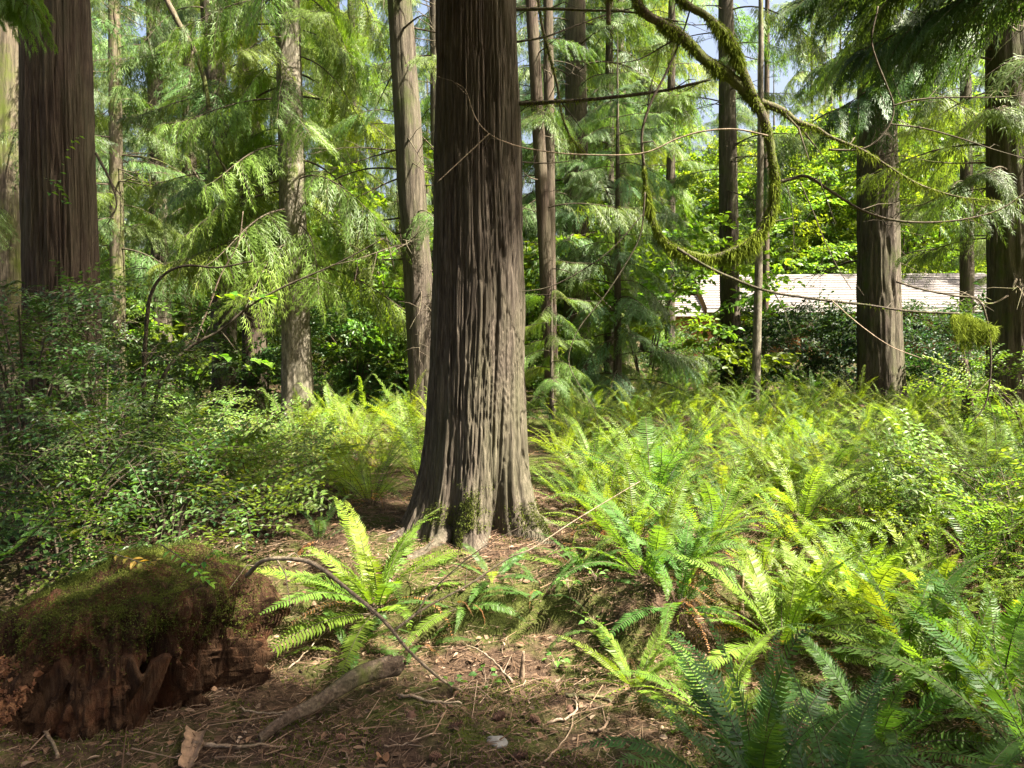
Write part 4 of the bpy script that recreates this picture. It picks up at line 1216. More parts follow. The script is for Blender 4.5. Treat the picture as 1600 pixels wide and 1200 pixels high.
    for k in range(4):
        mb = MB(); r_ = np.random.default_rng(700 + k)
        n_ = 9; u_ = np.linspace(0, 1, n_)
        prof_ = 0.028 * (1 - 0.85 * u_ ** 1.6) * r_.uniform(0.7, 1.2, n_)
        ring = np.array([(-1, -0.35), (0.2, -0.6), (1, -0.2), (0.7, 0.45), (-0.5, 0.5)])
        Vs = np.stack([np.concatenate([ring * prof_[q] + r_.normal(0, 0.003, (5, 2)), np.full((5, 1), u_[q] * 0.3)], 1) for q in range(n_)])
        ii_ = np.arange(n_ - 1)[:, None] * 5; jj_ = np.arange(5)[None, :]; kk_ = (jj_ + 1) % 5
        mb.add(Vs, np.stack([ii_ + jj_, ii_ + kk_, ii_ + 5 + kk_, ii_ + 5 + jj_], -1).reshape(-1, 4), 0, False)
        sp.append(mb.mesh('splinter', M['rotten']))
    for k in range(18):
        row = random.randrange(2, 34); a_deg = random.uniform(-140, 0)
        v_ = V[row, int((a_deg % 360) / 360 * sides) % sides]
        obj('splinter', random.choice(sp), t, (v_[0] * 0.96, v_[1] * 0.96, v_[2] - 0.10), (random.uniform(-0.22, 0.0), random.uniform(-0.05, 0.25), random.uniform(-0.6, 0.6)), random.uniform(0.4, 0.95))
    return t, V.reshape(-1, 3), Vector((cx, cy_, z0))
STUMP, STV, STC = stump()

def blades(n, pos, nrm, ln, wd, spread=0.8, rng=RNG):
    """tiny pointed blades standing off a surface"""
    d = unit(nrm + spread * rng.uniform(-1, 1, (n, 3)))
    sv = unit(np.cross(d, rng.uniform(-1, 1, (n, 3))))
    return kites(pos, d, sv, ln * rng.uniform(0.5, 1.3, n), wd * rng.uniform(0.6, 1.3, n), 0.45, 0.25)

# moss on the stump
NM = 170000
idx = RNG.integers(0, len(STV), NM)
pv = STV[idx] + RNG.normal(0, 0.010, (NM, 3))
up_w = sstep(0.22, 0.42, pv[:, 2] + 0.10 * fbm(pv * 3.2, 61) - 0.35 * np.clip(pv[:, 0] - 0.15, 0, 1) * np.clip(-pv[:, 1], 0, 1) + 0.55 * np.clip(-pv[:, 0] - 0.15, 0, 1))
keep = (up_w * (0.35 + 0.65 * sstep(-0.25, 0.25, fbm(pv * 4.0, 62) - 0.08))) > RNG.uniform(0, 1, NM)
pv = pv[keep]
mb = MB()
nr = unit(np.stack([pv[:, 0] * 0.7, pv[:, 1] * 0.7, np.full(len(pv), 0.55)], 1))
V, F = blades(len(pv), pv, nr, 0.014, 0.0035, 1.0)
mb.add(V, F, 0, False)
tag(obj('moss', mb.mesh('stump_moss', M['moss']), STUMP), kind='stuff')
# crumbled red wood spilling down at the left
n = 9000
a = RNG.uniform(math.radians(-150), math.radians(-98), n)
rd = RNG.uniform(0.40, 0.86, n) + 0.06 * vnoise(np.stack([a * 4, a * 0], -1), 48)
hz = np.clip(0.44 - (rd - 0.40) * 1.1, 0, 1) * (0.9 + 0.25 * vnoise(np.stack([a * 5, rd * 6], -1), 49)) + RNG.normal(0, 0.012, n)
px_, py_ = rd * np.cos(a) * 1.45 + 0.03, rd * np.sin(a) * 0.98
gzv = gh(px_ + STC.x, py_ + STC.y) - STC.z
p = np.stack([px_, py_, np.maximum(gzv + 0.005, hz * 0.75)], 1)
mb = MB()
cube = np.array([(-1, -1, -1), (1, -1, -1), (1, 1, -1), (-1, 1, -1), (-1, -1, 1), (1, -1, 1), (1, 1, 1), (-1, 1, 1)], float)
cF = np.array([(0, 3, 2, 1), (4, 5, 6, 7), (0, 1, 5, 4), (1, 2, 6, 5), (2, 3, 7, 6), (3, 0, 4, 7)])
szs = (0.0015 + 0.008 * RNG.uniform(0, 1, (n, 1, 3)) ** 3) * np.array([1, 1, 1.4])
V = cube[None] * szs * (1 + 0.5 * RNG.uniform(-1, 1, (n, 8, 1)))
q1 = unit(RNG.normal(size=(n, 3))); q2 = unit(np.cross(q1, RNG.normal(size=(n, 3)))); q3 = np.cross(q1, q2)
V = V[..., 0:1] * q1[:, None] + V[..., 1:2] * q2[:, None] + V[..., 2:3] * q3[:, None] + p[:, None]
mb.add(V, (cF[None] + 8 * np.arange(n)[:, None, None]).reshape(-1, 4), 0, False)
tag(obj('crumbled_wood', mb.mesh('crumbled_wood', M['crumb']), STUMP), 'crumbled rust red rotten wood spilling down the left side', kind='stuff')

# ------------------------------------------------------------------ floor cover: needles, twigs, moss
def scatter_floor(n, x0, x1, y0, y1, test=None):
    x = RNG.uniform(x0, x1, n); y = RNG.uniform(y0, y1, n)
    if test is not None:
        k = test(x, y) > RNG.uniform(0, 1, n)
        x, y = x[k], y[k]
    return np.stack([x, y, gh(x, y)], 1)

def mossy(x, y):
    q = np.stack([x, y], -1)
    m_ = sstep(0.05, 0.45, fbm(q * 2.4, 71) + 0.25 * sstep(3.7, 3.0, y) * sstep(-1.2, -0.4, x) - 0.1)
    m_ = np.maximum(m_, np.exp(-((x + 2.15) ** 2 / 0.20 + (y - 2.65) ** 2 / 0.2)) * 1.2)
    return np.clip(m_, 0, 1)
p = scatter_floor(200000, -3.2, 3.2, 2.0, 4.6, mossy)
mb = MB()
V, F = blades(len(p), p, np.broadcast_to(np.array([0, 0, 1.0]), p.shape), 0.019, 0.0055, 1.1)
mb.add(V, F, 0, False)
tag(obj('floor_moss', mb.mesh('floor_moss', M['moss'])), 'low green moss carpeting patches of the forest floor', 'moss', kind='stuff')

def needles(n, lo, hi, wlo, whi, x0, x1, y0, y1, test=None, lift=0.25, zoff=0.006):
    p = scatter_floor(n, x0, x1, y0, y1, test)
    n = len(p)
    a = RNG.uniform(0, 2 * np.pi, n)
    d = unit(np.stack([np.cos(a), np.sin(a), lift * RNG.uniform(-0.5, 1, n)], 1))
    l = RNG.uniform(lo, hi, n) ; w = RNG.uniform(wlo, whi, n)
    up = unit(np.array([0, 0, 1.0]) + 0.6 * RNG.uniform(-1, 1, (n, 3)))
    sv = unit(np.cross(d, up)); up = np.cross(sv, d)
    p = p + np.array([0, 0, zoff]) + np.array([0, 0, 1]) * RNG.uniform(0, 0.012, (n, 1))
    b0 = p - d * l[:, None] / 2; b1 = p + d * l[:, None] / 2
    ofs = [sv * w[:, None] / 2, up * w[:, None] / 2, -sv * w[:, None] / 2]
    V = np.stack([b0 + o for o in ofs] + [b1 + o * 0.6 for o in ofs], 1).reshape(-1, 3)
    Fp = np.array([(0, 1, 4, 3), (1, 2, 5, 4), (2, 0, 3, 5)])
    return V, (Fp[None] + 6 * np.arange(n)[:, None, None]).reshape(-1, 4)
mb = MB()
mb.add(*needles(46000, 0.02, 0.07, 0.0016, 0.0036, -3.2, 3.4, 2.0, 6.5), 0, False)
mb.add(*needles(9000, 0.04, 0.16, 0.0015, 0.004, -3.2, 3.4, 2.0, 6.5, lambda x, y: 0.25 + 0.75 * sstep(3.4, 3.7, y) * sstep(-1.4, -1.0, x)), 0, False)
mb.add(*needles(1500, 0.06, 0.2, 0.003, 0.007, -3.2, 3.6, 2.0, 5.0, None, 0.3, 0.010), 0, False)
mb.add(*needles(260, 0.15, 0.4, 0.003, 0.008, -3.2, 3.6, 2.0, 6.5, None, 0.12, 0.010), 0, False)
tag(obj('needle_litter', mb.mesh('needle_litter', M['litter'])), 'brown needles and fine twigs strewn over the floor', 'litter', kind='stuff')

def crumbs(n, x0, x1, y0, y1, lo, hi):
    p = scatter_floor(n, x0, x1, y0, y1)
    V = cube[None] * (lo + (hi - lo) * RNG.uniform(0, 1, (n, 1, 3)) ** 3) * (1 + 0.5 * RNG.uniform(-1, 1, (n, 8, 1)))
    q1 = unit(RNG.normal(size=(n, 3))); q2 = unit(np.cross(q1, RNG.normal(size=(n, 3)))); q3 = np.cross(q1, q2)
    V = V[..., 0:1] * q1[:, None] + V[..., 1:2] * q2[:, None] + V[..., 2:3] * q3[:, None] + p[:, None]
    return V, (cF[None] + 8 * np.arange(n)[:, None, None]).reshape(-1, 4)
mb = MB(); mb.add(*crumbs(14000, -3.2, 3.4, 2.0, 6.2, 0.0015, 0.010), 0, False)
tag(obj('soil_crumbs', mb.mesh('soil_crumbs', M['litter'])), 'dark crumbs of soil bark and rotten wood on the floor', 'litter', kind='stuff')

# broken leaves lying about
mb = MB()
p = scatter_floor(4200, -3.2, 3.6, 2.0, 6.5) + np.array([0, 0, 0.012])
k = len(p)
aa = RNG.uniform(0, 6.28, k)
V, F = leaf_quads(p, unit(np.stack([np.cos(aa), np.sin(aa), RNG.uniform(-0.1, 0.3, k)], 1)), np.array([0, 0, 1.0]) + 0.7 * RNG.uniform(-1, 1, (k, 3)), RNG.uniform(0.015, 0.055, k), RNG.uniform(0.010, 0.028, k))
mb.add(V, F, 0, False)
tag(obj('leaf_litter', mb.mesh('leaf_litter', M['litter'])), 'small dry broken leaves strewn over the floor', 'litter', kind='stuff')

# ------------------------------------------------------------------ moss, limbs and twigs
def moss_along(mb, pts, rad, n, ln=0.03, hang=0.7, mat=0):
    pts = np.asarray(pts); rad = np.broadcast_to(np.asarray(rad, float), (len(pts),))
    u = RNG.uniform(0, len(pts) - 1.001, n); k = u.astype(int); f = (u - k)[:, None]
    c = pts[k] * (1 - f) + pts[k + 1] * f
    rr = rad[k]
    d = unit(RNG.normal(size=(n, 3)))
    clump = np.clip(0.75 + 1.5 * fbm(c * 7.0, 81, 3), 0.05, 1.9)
    p = c + d * (rr * 0.95)[:, None]
    dd = unit(d + np.array([0, 0, -hang]) + 0.5 * RNG.normal(size=(n, 3)))
    sv = unit(np.cross(dd, RNG.normal(size=(n, 3))))
    low = 1 + 1.2 * np.clip(-d[:, 2], 0, 1)
    V, F = kites(p, dd, sv, ln * clump * low * RNG.uniform(0.5, 1.4, n), 0.0045 * RNG.uniform(0.6, 1.4, n), 0.4, 0.3)
    mb.add(V, F, mat, False)

def poly(pp, Y, n=None):
    """picture points -> smooth world curve; an entry may carry its own depth"""
    w = [P(q[0], q[1], q[2] if len(q) > 2 else Y) for q in pp]
    return curve(w, n or max(14, 6 * len(w)))

def limb(parent, name, pp, Y, r0, r1, mat='twig', moss=0, ln=0.03, hang=0.7, sides=7, bump_=0.12, fork=0, rads=None):
    pts = poly(pp, Y) - np.array(parent.location)
    rad = np.linspace(r0, r1, len(pts)) if rads is None else np.interp(np.linspace(0, 1, len(pts)), np.linspace(0, 1, len(rads)), rads)
    mb = MB(); mb.tube(pts, rad, sides, 0, True, bump_)
    for k in range(fork):
        j = random.randrange(3, len(pts) - 2)
        d = unit(pts[j + 1] - pts[j]) * 0.6 + np.array([random.uniform(-0.5, 0.5), random.uniform(-0.5, 0.5), random.uniform(-0.8, 0.5)])
        l = random.uniform(0.12, 0.45)
        q = np.stack([pts[j], pts[j] + d * l * 0.5 + np.array([0, 0, 0.02]), pts[j] + d * l + np.array([random.uniform(-.05, .05), 0, random.uniform(-.08, .04)])])
        mb.tube(q, [rad[j] * 0.5, rad[j] * 0.35, 0.0012], 4, 0, False)
    o = obj(name, mb.mesh(name, M[mat]), parent)
    if moss:
        mb = MB(); moss_along(mb, pts, rad, moss, ln, hang)
        tag(obj('moss', mb.mesh('limb_moss', M['moss_hang']), o), kind='stuff')
    return o

VX, VY = 4.6, 5.4
VM = thing('vine_maple', 'moss covered vine maple limb looping down at upper right with thin bare twigs', 'tree', (VX, VY, gz(VX, VY)))
g0 = P(0, 0, 1)
# its stem stands out of view at right and arches over the picture
pts = curve([(VX, VY, gz(VX, VY) - 0.1), (VX - 0.2, VY - 0.1, 2.2), (VX - 1.2, VY - 0.4, 4.4), (2.6, 4.8, 5.1), (1.4, 4.6, 4.6), tuple(P(1000, -140, 4.6)), tuple(P(985, -40, 4.6))], 50) - np.array(VM.location)
mb = MB(); mb.tube(pts, np.linspace(0.075, 0.034, 50), 9, 0, True, 0.1); obj('stem', mb.mesh('stem', M['bark_moss']), VM)
limb(VM, 'limb', [(985, -40), (1000, 12), (1040, 40), (1066, 57), (1100, 92), (1130, 112), (1160, 138), (1185, 168), (1199, 205), (1206, 245), (1211, 285), (1203, 335), (1180, 370), (1150, 390), (1112, 402), (1075, 396), (1042, 380), (1022, 350), (1011, 310), (1006, 260)], 4.6, 0.036, 0.011, 'bark_moss', 24000, 0.021, 1.0, 9, rads=[0.028, 0.03, 0.034, 0.036, 0.029, 0.025, 0.023, 0.021, 0.020, 0.016, 0.009])
limb(VM, 'limb', [(1040, -60), (1066, 0), (1106, 27), (1143, 67), (1158, 105), (1178, 152)], 4.58, 0.022, 0.026, 'bark_moss', 7000, 0.022, 1.0, 8)
limb(VM, 'limb', [(1188, 160), (1220, 172), (1245, 190), (1275, 200), (1300, 215), (1350, 236), (1400, 268), (1440, 290), (1500, 308), (1560, 314)], 4.62, 0.034, 0.004, 'bark_moss', 2200, 0.016, 0.8, 7, fork=4, rads=[0.028, 0.022, 0.014, 0.009, 0.008, 0.006, 0.004])
limb(VM, 'twig', [(1006, 260), (1003, 210), (1015, 165), (1040, 115), (1062, 65), (1078, 15), (1088, -30)], 4.6, 0.010, 0.004, 'twig', 0, fork=5)
limb(VM, 'branch', [(1058, 388), (1100, 414), (1140, 433), (1200, 455), (1280, 468), (1350, 476), (1420, 486), (1500, 490)], 4.55, 0.010, 0.006, 'bark', 250, 0.012, fork=3)
limb(VM, 'branch', [(1210, 286), (1238, 279), (1262, 276), (1300, 300), (1350, 330), (1410, 346), (1490, 345), (1560, 328), (1610, 295)], 4.7, 0.013, 0.004, 'twig', 500, 0.014, fork=6)
limb(VM, 'branch', [(1295, 234), (1340, 234), (1368, 222), (1390, 195), (1396, 165), (1384, 130), (1370, 95), (1362, 60), (1372, 10)], 4.75, 0.007, 0.005, 'twig', 0, fork=6)
limb(VM, 'branch', [(1396, 165), (1430, 156), (1490, 152), (1560, 152), (1620, 145)], 4.75, 0.006, 0.003, 'twig', 0, fork=3)
limb(VM, 'branch', [(1391, 194), (1440, 200), (1500, 216), (1560, 236), (1620, 252)], 4.75, 0.006, 0.003, 'twig', 0, fork=3)
limb(VM, 'twig', [(1066, 57), (1040, 70), (1000, 92), (960, 100)], 4.6, 0.006, 0.002, 'twig', 0, fork=2)
limb(VM, 'twig', [(1200, 212), (1150, 202), (1100, 205), (1060, 216), (1000, 240), (900, 241), (830, 233), (790, 222), (762, 207), (742, 182), (728, 142), (712, 129)], 4.40, 0.006, 0.002, 'twig_pale', 0, fork=2, sides=5)
limb(VM, 'twig', [(764, 209), (740, 232), (712, 258), (683, 285)], 4.38, 0.004, 0.003, 'twig_pale', 0, sides=5)
limb(VM, 'twig', [(1008, 300), (1002, 360), (985, 400), (945, 462), (908, 508), (891, 545), (890, 572), (905, 602), (930, 640)], 4.55, 0.005, 0.002, 'twig', 0, sides=5, fork=2)
limb(VM, 'twig', [(1004, 335), (960, 385), (920, 416), (862, 447), (815, 456)], 4.75, 0.004, 0.003, 'twig', 0, sides=5)
limb(VM, 'twig', [(1190, 350), (1215, 345), (1238, 340)], 4.6, 0.006, 0.003, 'twig', 0, sides=5)
limb(VM, 'twig', [(1250, 285), (1270, 330), (1290, 380), (1310, 420), (1330, 452)], 4.65, 0.004, 0.002, 'twig', 0, sides=5, fork=3)
limb(VM, 'twig', [(1230, 290), (1238, 330), (1240, 380), (1236, 420)], 4.65, 0.003, 0.001, 'twig', 0, sides=5, fork=2)
limb(VM, 'hanging_limb', [(838, -30), (845, 30), (858, 85), (871, 135), (878, 180), (892, 215), (912, 238)], 5.5, 0.012, 0.006, 'bark_moss', 1200, 0.02)
limb(VM, 'twig', [(1545, 515), (1548, 560), (1546, 600), (1538, 635), (1516, 662)], 4.5, 0.008, 0.003, 'twig', 0, fork=3)
limb(VM, 'branch', [(1400, 440), (1440, 452), (1490, 462), (1530, 470), (1546, 515)], 4.55, 0.006, 0.006, 'twig', 0, fork=2)
limb(VM, 'twig', [(1300, 470), (1340, 505), (1390, 540), (1440, 560)], 4.5, 0.004, 0.002, 'twig_pale', 0, sides=5)
# stub of moss hanging at the top
o = limb(VM, 'moss_stub', [(950, -40), (951, 0), (951, 38)], 4.5, 0.022, 0.014, 'bark_moss', 1800, 0.03, 1.6)
# ragged clump of moss at the end of the long twig
mb = MB()
n = 5200
u = RNG.uniform(0, 1, n); 
top = np.stack([1487 + u * 70, 482 + 22 * np.abs(u - 0.35) + 14 * u], 1)
dep = 4.55 + RNG.normal(0, 0.035, n)
drop = np.clip(1.15 - 1.7 * np.abs(u - 0.38) + 0.3 * vnoise(np.stack([u * 12, u * 0], -1), 91), 0.1, 1.2)
k_ = RNG.uniform(0, 1, n)
p = np.stack([(top[:, 0] - CX) / FPX * dep, dep, EYE - (top[:, 1] + k_ * drop * 50 - HY) / FPX * dep], 1)
dd = unit(np.array([0, 0, -1.0]) + 0.45 * RNG.normal(size=(n, 3)))
V, F = kites(p, dd, unit(np.cross(dd, RNG.normal(size=(n, 3)))), RNG.uniform(0.02, 0.06, n), RNG.uniform(0.002, 0.005, n))
mb.add(V - np.array(VM.location), F, 0, False)
tag(obj('moss_clump', mb.mesh('moss_clump', M['moss_hang']), VM), 'ragged yellow green clump of hanging moss at the twig end', kind='stuff')

# branches of the big cedar
limb(CEDAR.root, 'branch', [(808, 162, 4.85), (850, 160, 4.8), (900, 157, 4.75), (975, 150, 4.7), (1045, 140, 4.7), (1110, 124, 4.7)], 4.8, 0.015, 0.008, 'bark', 500, 0.014, fork=2)
limb(CEDAR.root, 'branch', [(800, 15, 4.9), (860, 14, 4.9), (920, 16, 4.9), (985, 19, 4.9), (1060, 34, 4.9)], 4.9, 0.012, 0.006, 'bark', 120, 0.012, fork=3)
limb(CEDAR.root, 'branch', [(803, 66, 4.95), (850, 58, 5.0), (895, 42, 5.1), (950, 22, 5.2), (1010, 8, 5.2)], 5.0, 0.008, 0.004, 'bark', 0, fork=3)
limb(CEDAR.root, 'branch', [(812, 253, 4.95), (850, 255, 5.1), (890, 252, 5.3)], 5.0, 0.006, 0.003, 'twig', 0, fork=3)
# moss on its root buttresses
V3 = CEDV[:130].reshape(-1, 3)
ang = np.degrees(np.arctan2(V3[:, 1], V3[:, 0]))
hh = V3[:, 2]
w_ = (np.exp(-((ang + 90) / 13) ** 2) * sstep(0.34, 0.18, hh) + np.exp(-((ang + 34) / 16) ** 2) * sstep(0.20, 0.10, hh) + 0.8 * np.exp(-((ang + 122) / 12) ** 2) * sstep(0.22, 0.1, hh)) * sstep(-0.2, 0.3, fbm(V3 * 9, 95) + 0.15)
pr = np.clip(w_, 0, None); pr = pr / pr.sum()
idx = RNG.choice(len(V3), 14000, p=pr)
p = V3[idx] + RNG.normal(0, 0.006, (14000, 3))
mb = MB()
V, F = blades(14000, p, unit(np.stack([p[:, 0], p[:, 1], np.full(14000, 0.12)], 1)), 0.016, 0.005, 0.8)
mb.add(V, F, 0, False)
tag(obj('moss', mb.mesh('root_moss', M['moss'])
        , CEDAR.root), 'green moss on the root buttresses', kind='stuff')

# dark limbs in front of the bright boughs at left
limb(T_345.root, 'limb', [(250, -20, 11), (283, 43, 11), (307, 87, 11), (323, 143, 11), (328, 200, 11), (337, 233, 11), (363, 277, 11), (417, 287, 11), (477, 263, 11)], 11, 0.045, 0.012, 'bark_moss', 0, fork=8)
limb(T_LEFT.root, 'limb', [(150, 240, 7), (172, 282, 6.9), (182, 320, 6.8), (168, 350, 6.7)], 7, 0.014, 0.005, 'twig', 0, fork=3)
LM = thing('vine_maple', 'thin dark bare vine maple arching through the thicket at left', 'tree', tuple(P(226, 700, 6.4)))
LM.location.z = gz(LM.location.x, 6.4)
limb(LM, 'stem', [(226, 800), (225, 600), (228, 520), (236, 460), (258, 428), (292, 415), (340, 418), (395, 408)], 6.4, 0.022, 0.006, 'twig', 0, fork=6)
limb(LM, 'stem', [(226, 720), (250, 600), (290, 548), (345, 515), (395, 475), (450, 445), (530, 410), (600, 372)], 6.4, 0.02, 0.004, 'twig', 0, fork=8)
limb(LM, 'branch', [(300, 545), (330, 470), (345, 430), (372, 380), (380, 330)], 6.6, 0.009, 0.003, 'twig_pale', 0, fork=5)

# ------------------------------------------------------------------ wood lying on the floor
def on_floor(px, py):
    Y = floor_depth(px, py)
    return Vector((PX(px, Y), Y, gz(PX(px, Y), Y)))

def stick(name, label, cat, pp, Y, r0, r1, mat='deadwood', fork=0, group=None, sides=6, moss=0):
    c0 = P(pp[0][0], pp[0][1], pp[0][2] if len(pp[0]) > 2 else Y)
    t = thing(name, label, cat, tuple(c0), group)
    limb(t, 'shaft', pp, Y, r0, r1, mat, moss, 0.012, 0.2, sides, 0.15, fork)
    return t

def floor_stick(label, a, b, r0, r1, mat='deadwood', rise=0.012, bow=0.03, fork=1, moss=0):
    A, B = on_floor(*a), on_floor(*b)
    t = thing('fallen_stick', label, 'stick', tuple(A), 'sticks lying on the floor')
    n = 14
    u = np.linspace(0, 1, n)[:, None]
    pts = np.array(A) * (1 - u) + np.array(B) * u
    side = unit(np.cross(np.array(B) - np.array(A), [0, 0, 1.0]))
    pts = pts + side * bow * np.sin(u * np.pi) + RNG.normal(0, 0.003, pts.shape)
    pts[:, 2] = np.maximum(pts[:, 2], gh(pts[:, 0], pts[:, 1])) + rise
    pts = pts - np.array(A)
    mb = MB(); rad = np.linspace(r0, r1, n); mb.tube(pts, rad, 6, 0, True, 0.15)
    for k in range(fork):
        j = random.randrange(3, n - 2)
        d = unit(pts[j + 1] - pts[j]) * 0.7 + side * random.choice([-0.6, 0.6]) + np.array([0, 0, random.uniform(0, 0.3)])
        mb.tube(np.stack([pts[j], pts[j] + d * 0.06, pts[j] + d * 0.14]), [rad[j] * 0.6, rad[j] * 0.4, 0.001], 4, 0, False)
    obj('shaft', mb.mesh('shaft', M[mat]), t)
    return t

# weathered log leaning up the bank
A, B = on_floor(405, 1165), P(618, 1042, 3.3)
t = thing('fallen_log', 'weathered split log propped on the bank at lower left of centre', 'log', tuple(A))
n, sd = 40, 26
u = np.linspace(0, 1, n); th = np.arange(sd) * 2 * np.pi / sd
UU, TT = np.meshgrid(u, th, indexing='ij')
ax = unit(np.array(B) - np.array(A)); e1 = unit(np.cross(ax, [0, 0, 1.0])); e2 = np.cross(e1, ax)
rr = (0.017 + 0.029 * UU) * (1 + 0.16 * vnoise(np.stack([np.cos(TT) * 4, np.sin(TT) * 4, UU * 1.5], -1), 97) + 0.10 * vnoise(np.stack([np.cos(TT) * 11, np.sin(TT) * 11, UU * 3], -1), 98))
rr = rr * (0.82 + 0.18 * np.abs(np.sin(TT)))
c = np.array(A)[None] + (UU[..., None].reshape(n, sd, 1)[:, 0] * (np.array(B) - np.array(A))[None]) + np.array([0, 0, 0.02])
V = c[:, None] + rr[..., None] * (np.cos(TT)[..., None] * e1 + np.sin(TT)[..., None] * e2) + (0.028 * np.sin(UU * np.pi) + 0.008 * np.sin(UU * 11))[..., None] * e2
V[-1] += ax * (0.055 * vnoise(np.stack([np.cos(th) * 3, np.sin(th) * 3, th * 0], -1), 99))[:, None]
V[-2] += ax * (0.02 * vnoise(np.stack([np.cos(th) * 3, np.sin(th) * 3, th * 0], -1), 99))[:, None]
i = np.arange(n - 1)[:, None] * sd; j = np.arange(sd)[None, :]; k = (j + 1) % sd
F = np.stack([i + j, i + sd + j, i + sd + k, i + k], -1).reshape(-1, 4)
mb = MB(); mb.add(V.reshape(-1, 3) - np.array(A), F, 0, True)
obj('log_body', mb.mesh('log_body', M['logwood']), t)
mb = MB(); mb.add(np.concatenate([V[-1], [V[-1].mean(0) - ax * 0.012]]) - np.array(A), [(x, (x + 1) % sd, sd) for x in range(sd)], 0, False)
obj('cut_end', mb.mesh('cut_end', M['rotten']), t)

t = stick('dead_branch', 'long grey dead branch arching from the stump down over the log', 'branch', [(385, 900, 3.35), (410, 877, 3.2), (445, 873, 3.15), (490, 881, 3.1), (545, 922, 3.08), (600, 970, 3.05), (640, 1018, 3.1), (690, 1062, 3.2), (722, 1080, 3.3)], 3.1, 0.010, 0.006, 'twig_pale', 3)
limb(t, 'side_branch', [(616, 985, 3.06), (666, 949, 3.1), (733, 913, 3.2), (793, 873, 3.25), (833, 856, 3.3), (900, 812, 3.4), (1000, 752, 3.5)], 3.2, 0.006, 0.002, 'twig_pale', 0, sides=5, fork=3)
limb(t, 'side_branch', [(650, 960, 3.08), (676, 922, 3.1), (746, 861, 3.1), (823, 818, 3.1)], 3.1, 0.004, 0.0015, 'twig_pale', 0, sides=5, fork=2)
floor_stick('bleached forked stick lying below the low hanging fern', (620, 1092), (722, 1104), 0.007, 0.004, 'twig_pale', 0.012, 0.02)
floor_stick('straight grey stick sloping up the bank face below the cedar', (800, 1072), (722, 1006), 0.006, 0.003, 'twig_pale')
floor_stick('curved pale stick on the mossy floor left of the small bright fern', (853, 1135), (900, 1092), 0.006, 0.004, 'twig_pale', 0.01, 0.06)
floor_stick('mossy short stick just above the curved pale stick', (885, 1090), (955, 1101), 0.010, 0.006, 'bark_moss', 0.01, 0.01)
floor_stick('thin brown stick along the bottom edge right of the bark chip', (300, 1168), (445, 1172), 0.009, 0.004, 'deadwood', 0.012, 0.02)
floor_stick('pale stick lying over the moss at the left bottom corner', (8, 1090), (92, 1196), 0.008, 0.006, 'deadwood', 0.03, -0.02, 0)
floor_stick('slender stick crossing the litter between log and stump', (370, 1112), (470, 1115), 0.004, 0.003, 'twig_pale')
floor_stick('brown stick on the litter slope right of the cedar roots', (1068, 822), (1150, 868), 0.010, 0.006, 'deadwood')
floor_stick('short stub of wood on the moss near the single grey stone', (920, 1146), (948, 1134), 0.007, 0.005, 'deadwood')
floor_stick('twig on the floor above the dry leaf at the bottom edge', (600, 1172), (690, 1150), 0.004, 0.002, 'deadwood', 0.012, 0.02)
floor_stick('twig on dark soil right of the grey stone', (850, 1195), (895, 1120), 0.004, 0.002, 'deadwood')
floor_stick('long fine stick on the litter left of the roots', (450, 1050), (520, 960), 0.004, 0.002, 'twig_pale')
for (a, b_, lab) in (((815, 1062), (818, 1018), 'small broken snag of wood standing at the foot of the bank'), ((1158, 958), (1168, 868), 'pale upright stick standing beside the large spreading fern')):
    A = on_floor(*a)
    t = thing('wood_snag', lab, 'snag', tuple(A))
    Bz = (a[1] - b_[1]) / FPX * A.y
    mb = MB(); pts = np.stack([(0, 0, -0.03), (0.004, 0, Bz * 0.5), ((b_[0] - a[0]) / FPX * A.y, 0, Bz)]); mb.tube(curve(pts, 10), np.linspace(0.016, 0.006, 10), 8, 0, True, 0.25)
    obj('shaft', mb.mesh('shaft', M['deadwood']), t)
# broken snag among the ferns at right
A = Vector((PX(1512, 9.0), 9.0, 0)); A.z = gz(A.x, A.y)
t = thing('wood_snag', 'dark broken snag standing among the ferns under the hanging moss', 'snag', tuple(A))
tp = EYE - (562 - HY) / FPX * 9.0 - A.z
mb = MB(); pts = curve([(0.03, 0, -0.1), (0.0, 0, tp * 0.5), (-0.06, 0, tp)], 16); mb.tube(pts, np.linspace(0.085, 0.05, 16), 10, 0, True, 0.2)
obj('shaft', mb.mesh('shaft', M['bark_red']), t)
for k in range(3):
    mb = MB(); mb.tube(curve([(-0.06 + 0.03 * (k - 1), 0.02 * (k - 1), tp - 0.08), (-0.06 + 0.035 * (k - 1), 0.02, tp + 0.03 + 0.05 * k)], 5), np.linspace(0.02, 0.004, 5), 5, 0, True)
    obj('splinter', mb.mesh('splinter', M['bark_red']), t)

# stone, bark chip, leaf, cones
A = on_floor(775, 1165)
mb = MB()
aa, bb = np.meshgrid(np.linspace(0, 2 * np.pi, 22, endpoint=False), np.linspace(-np.pi / 2, np.pi / 2, 14))
d = np.stack([np.cos(bb) * np.cos(aa), np.cos(bb) * np.sin(aa), np.sin(bb)], -1)
rr = np.clip(1 + 0.35 * vnoise(d * 1.6, 101), 0, 1.12)[..., None]
V = (d * rr * np.array([0.042, 0.032, 0.022]) + np.array([0, 0, 0.010])).reshape(-1, 3)
q = (np.arange(13)[:, None] * 22 + np.arange(22)[None]); qn = (np.arange(13)[:, None] * 22 + (np.arange(22)[None] + 1) % 22)
mb.add(V, np.stack([q, qn, qn + 22, q + 22], -1).reshape(-1, 4), 0, False)
tag(obj('stone', mb.mesh('stone', M['stone']), None, tuple(A)), 'small grey stone lying on the mossy floor at the bottom centre', 'stone')

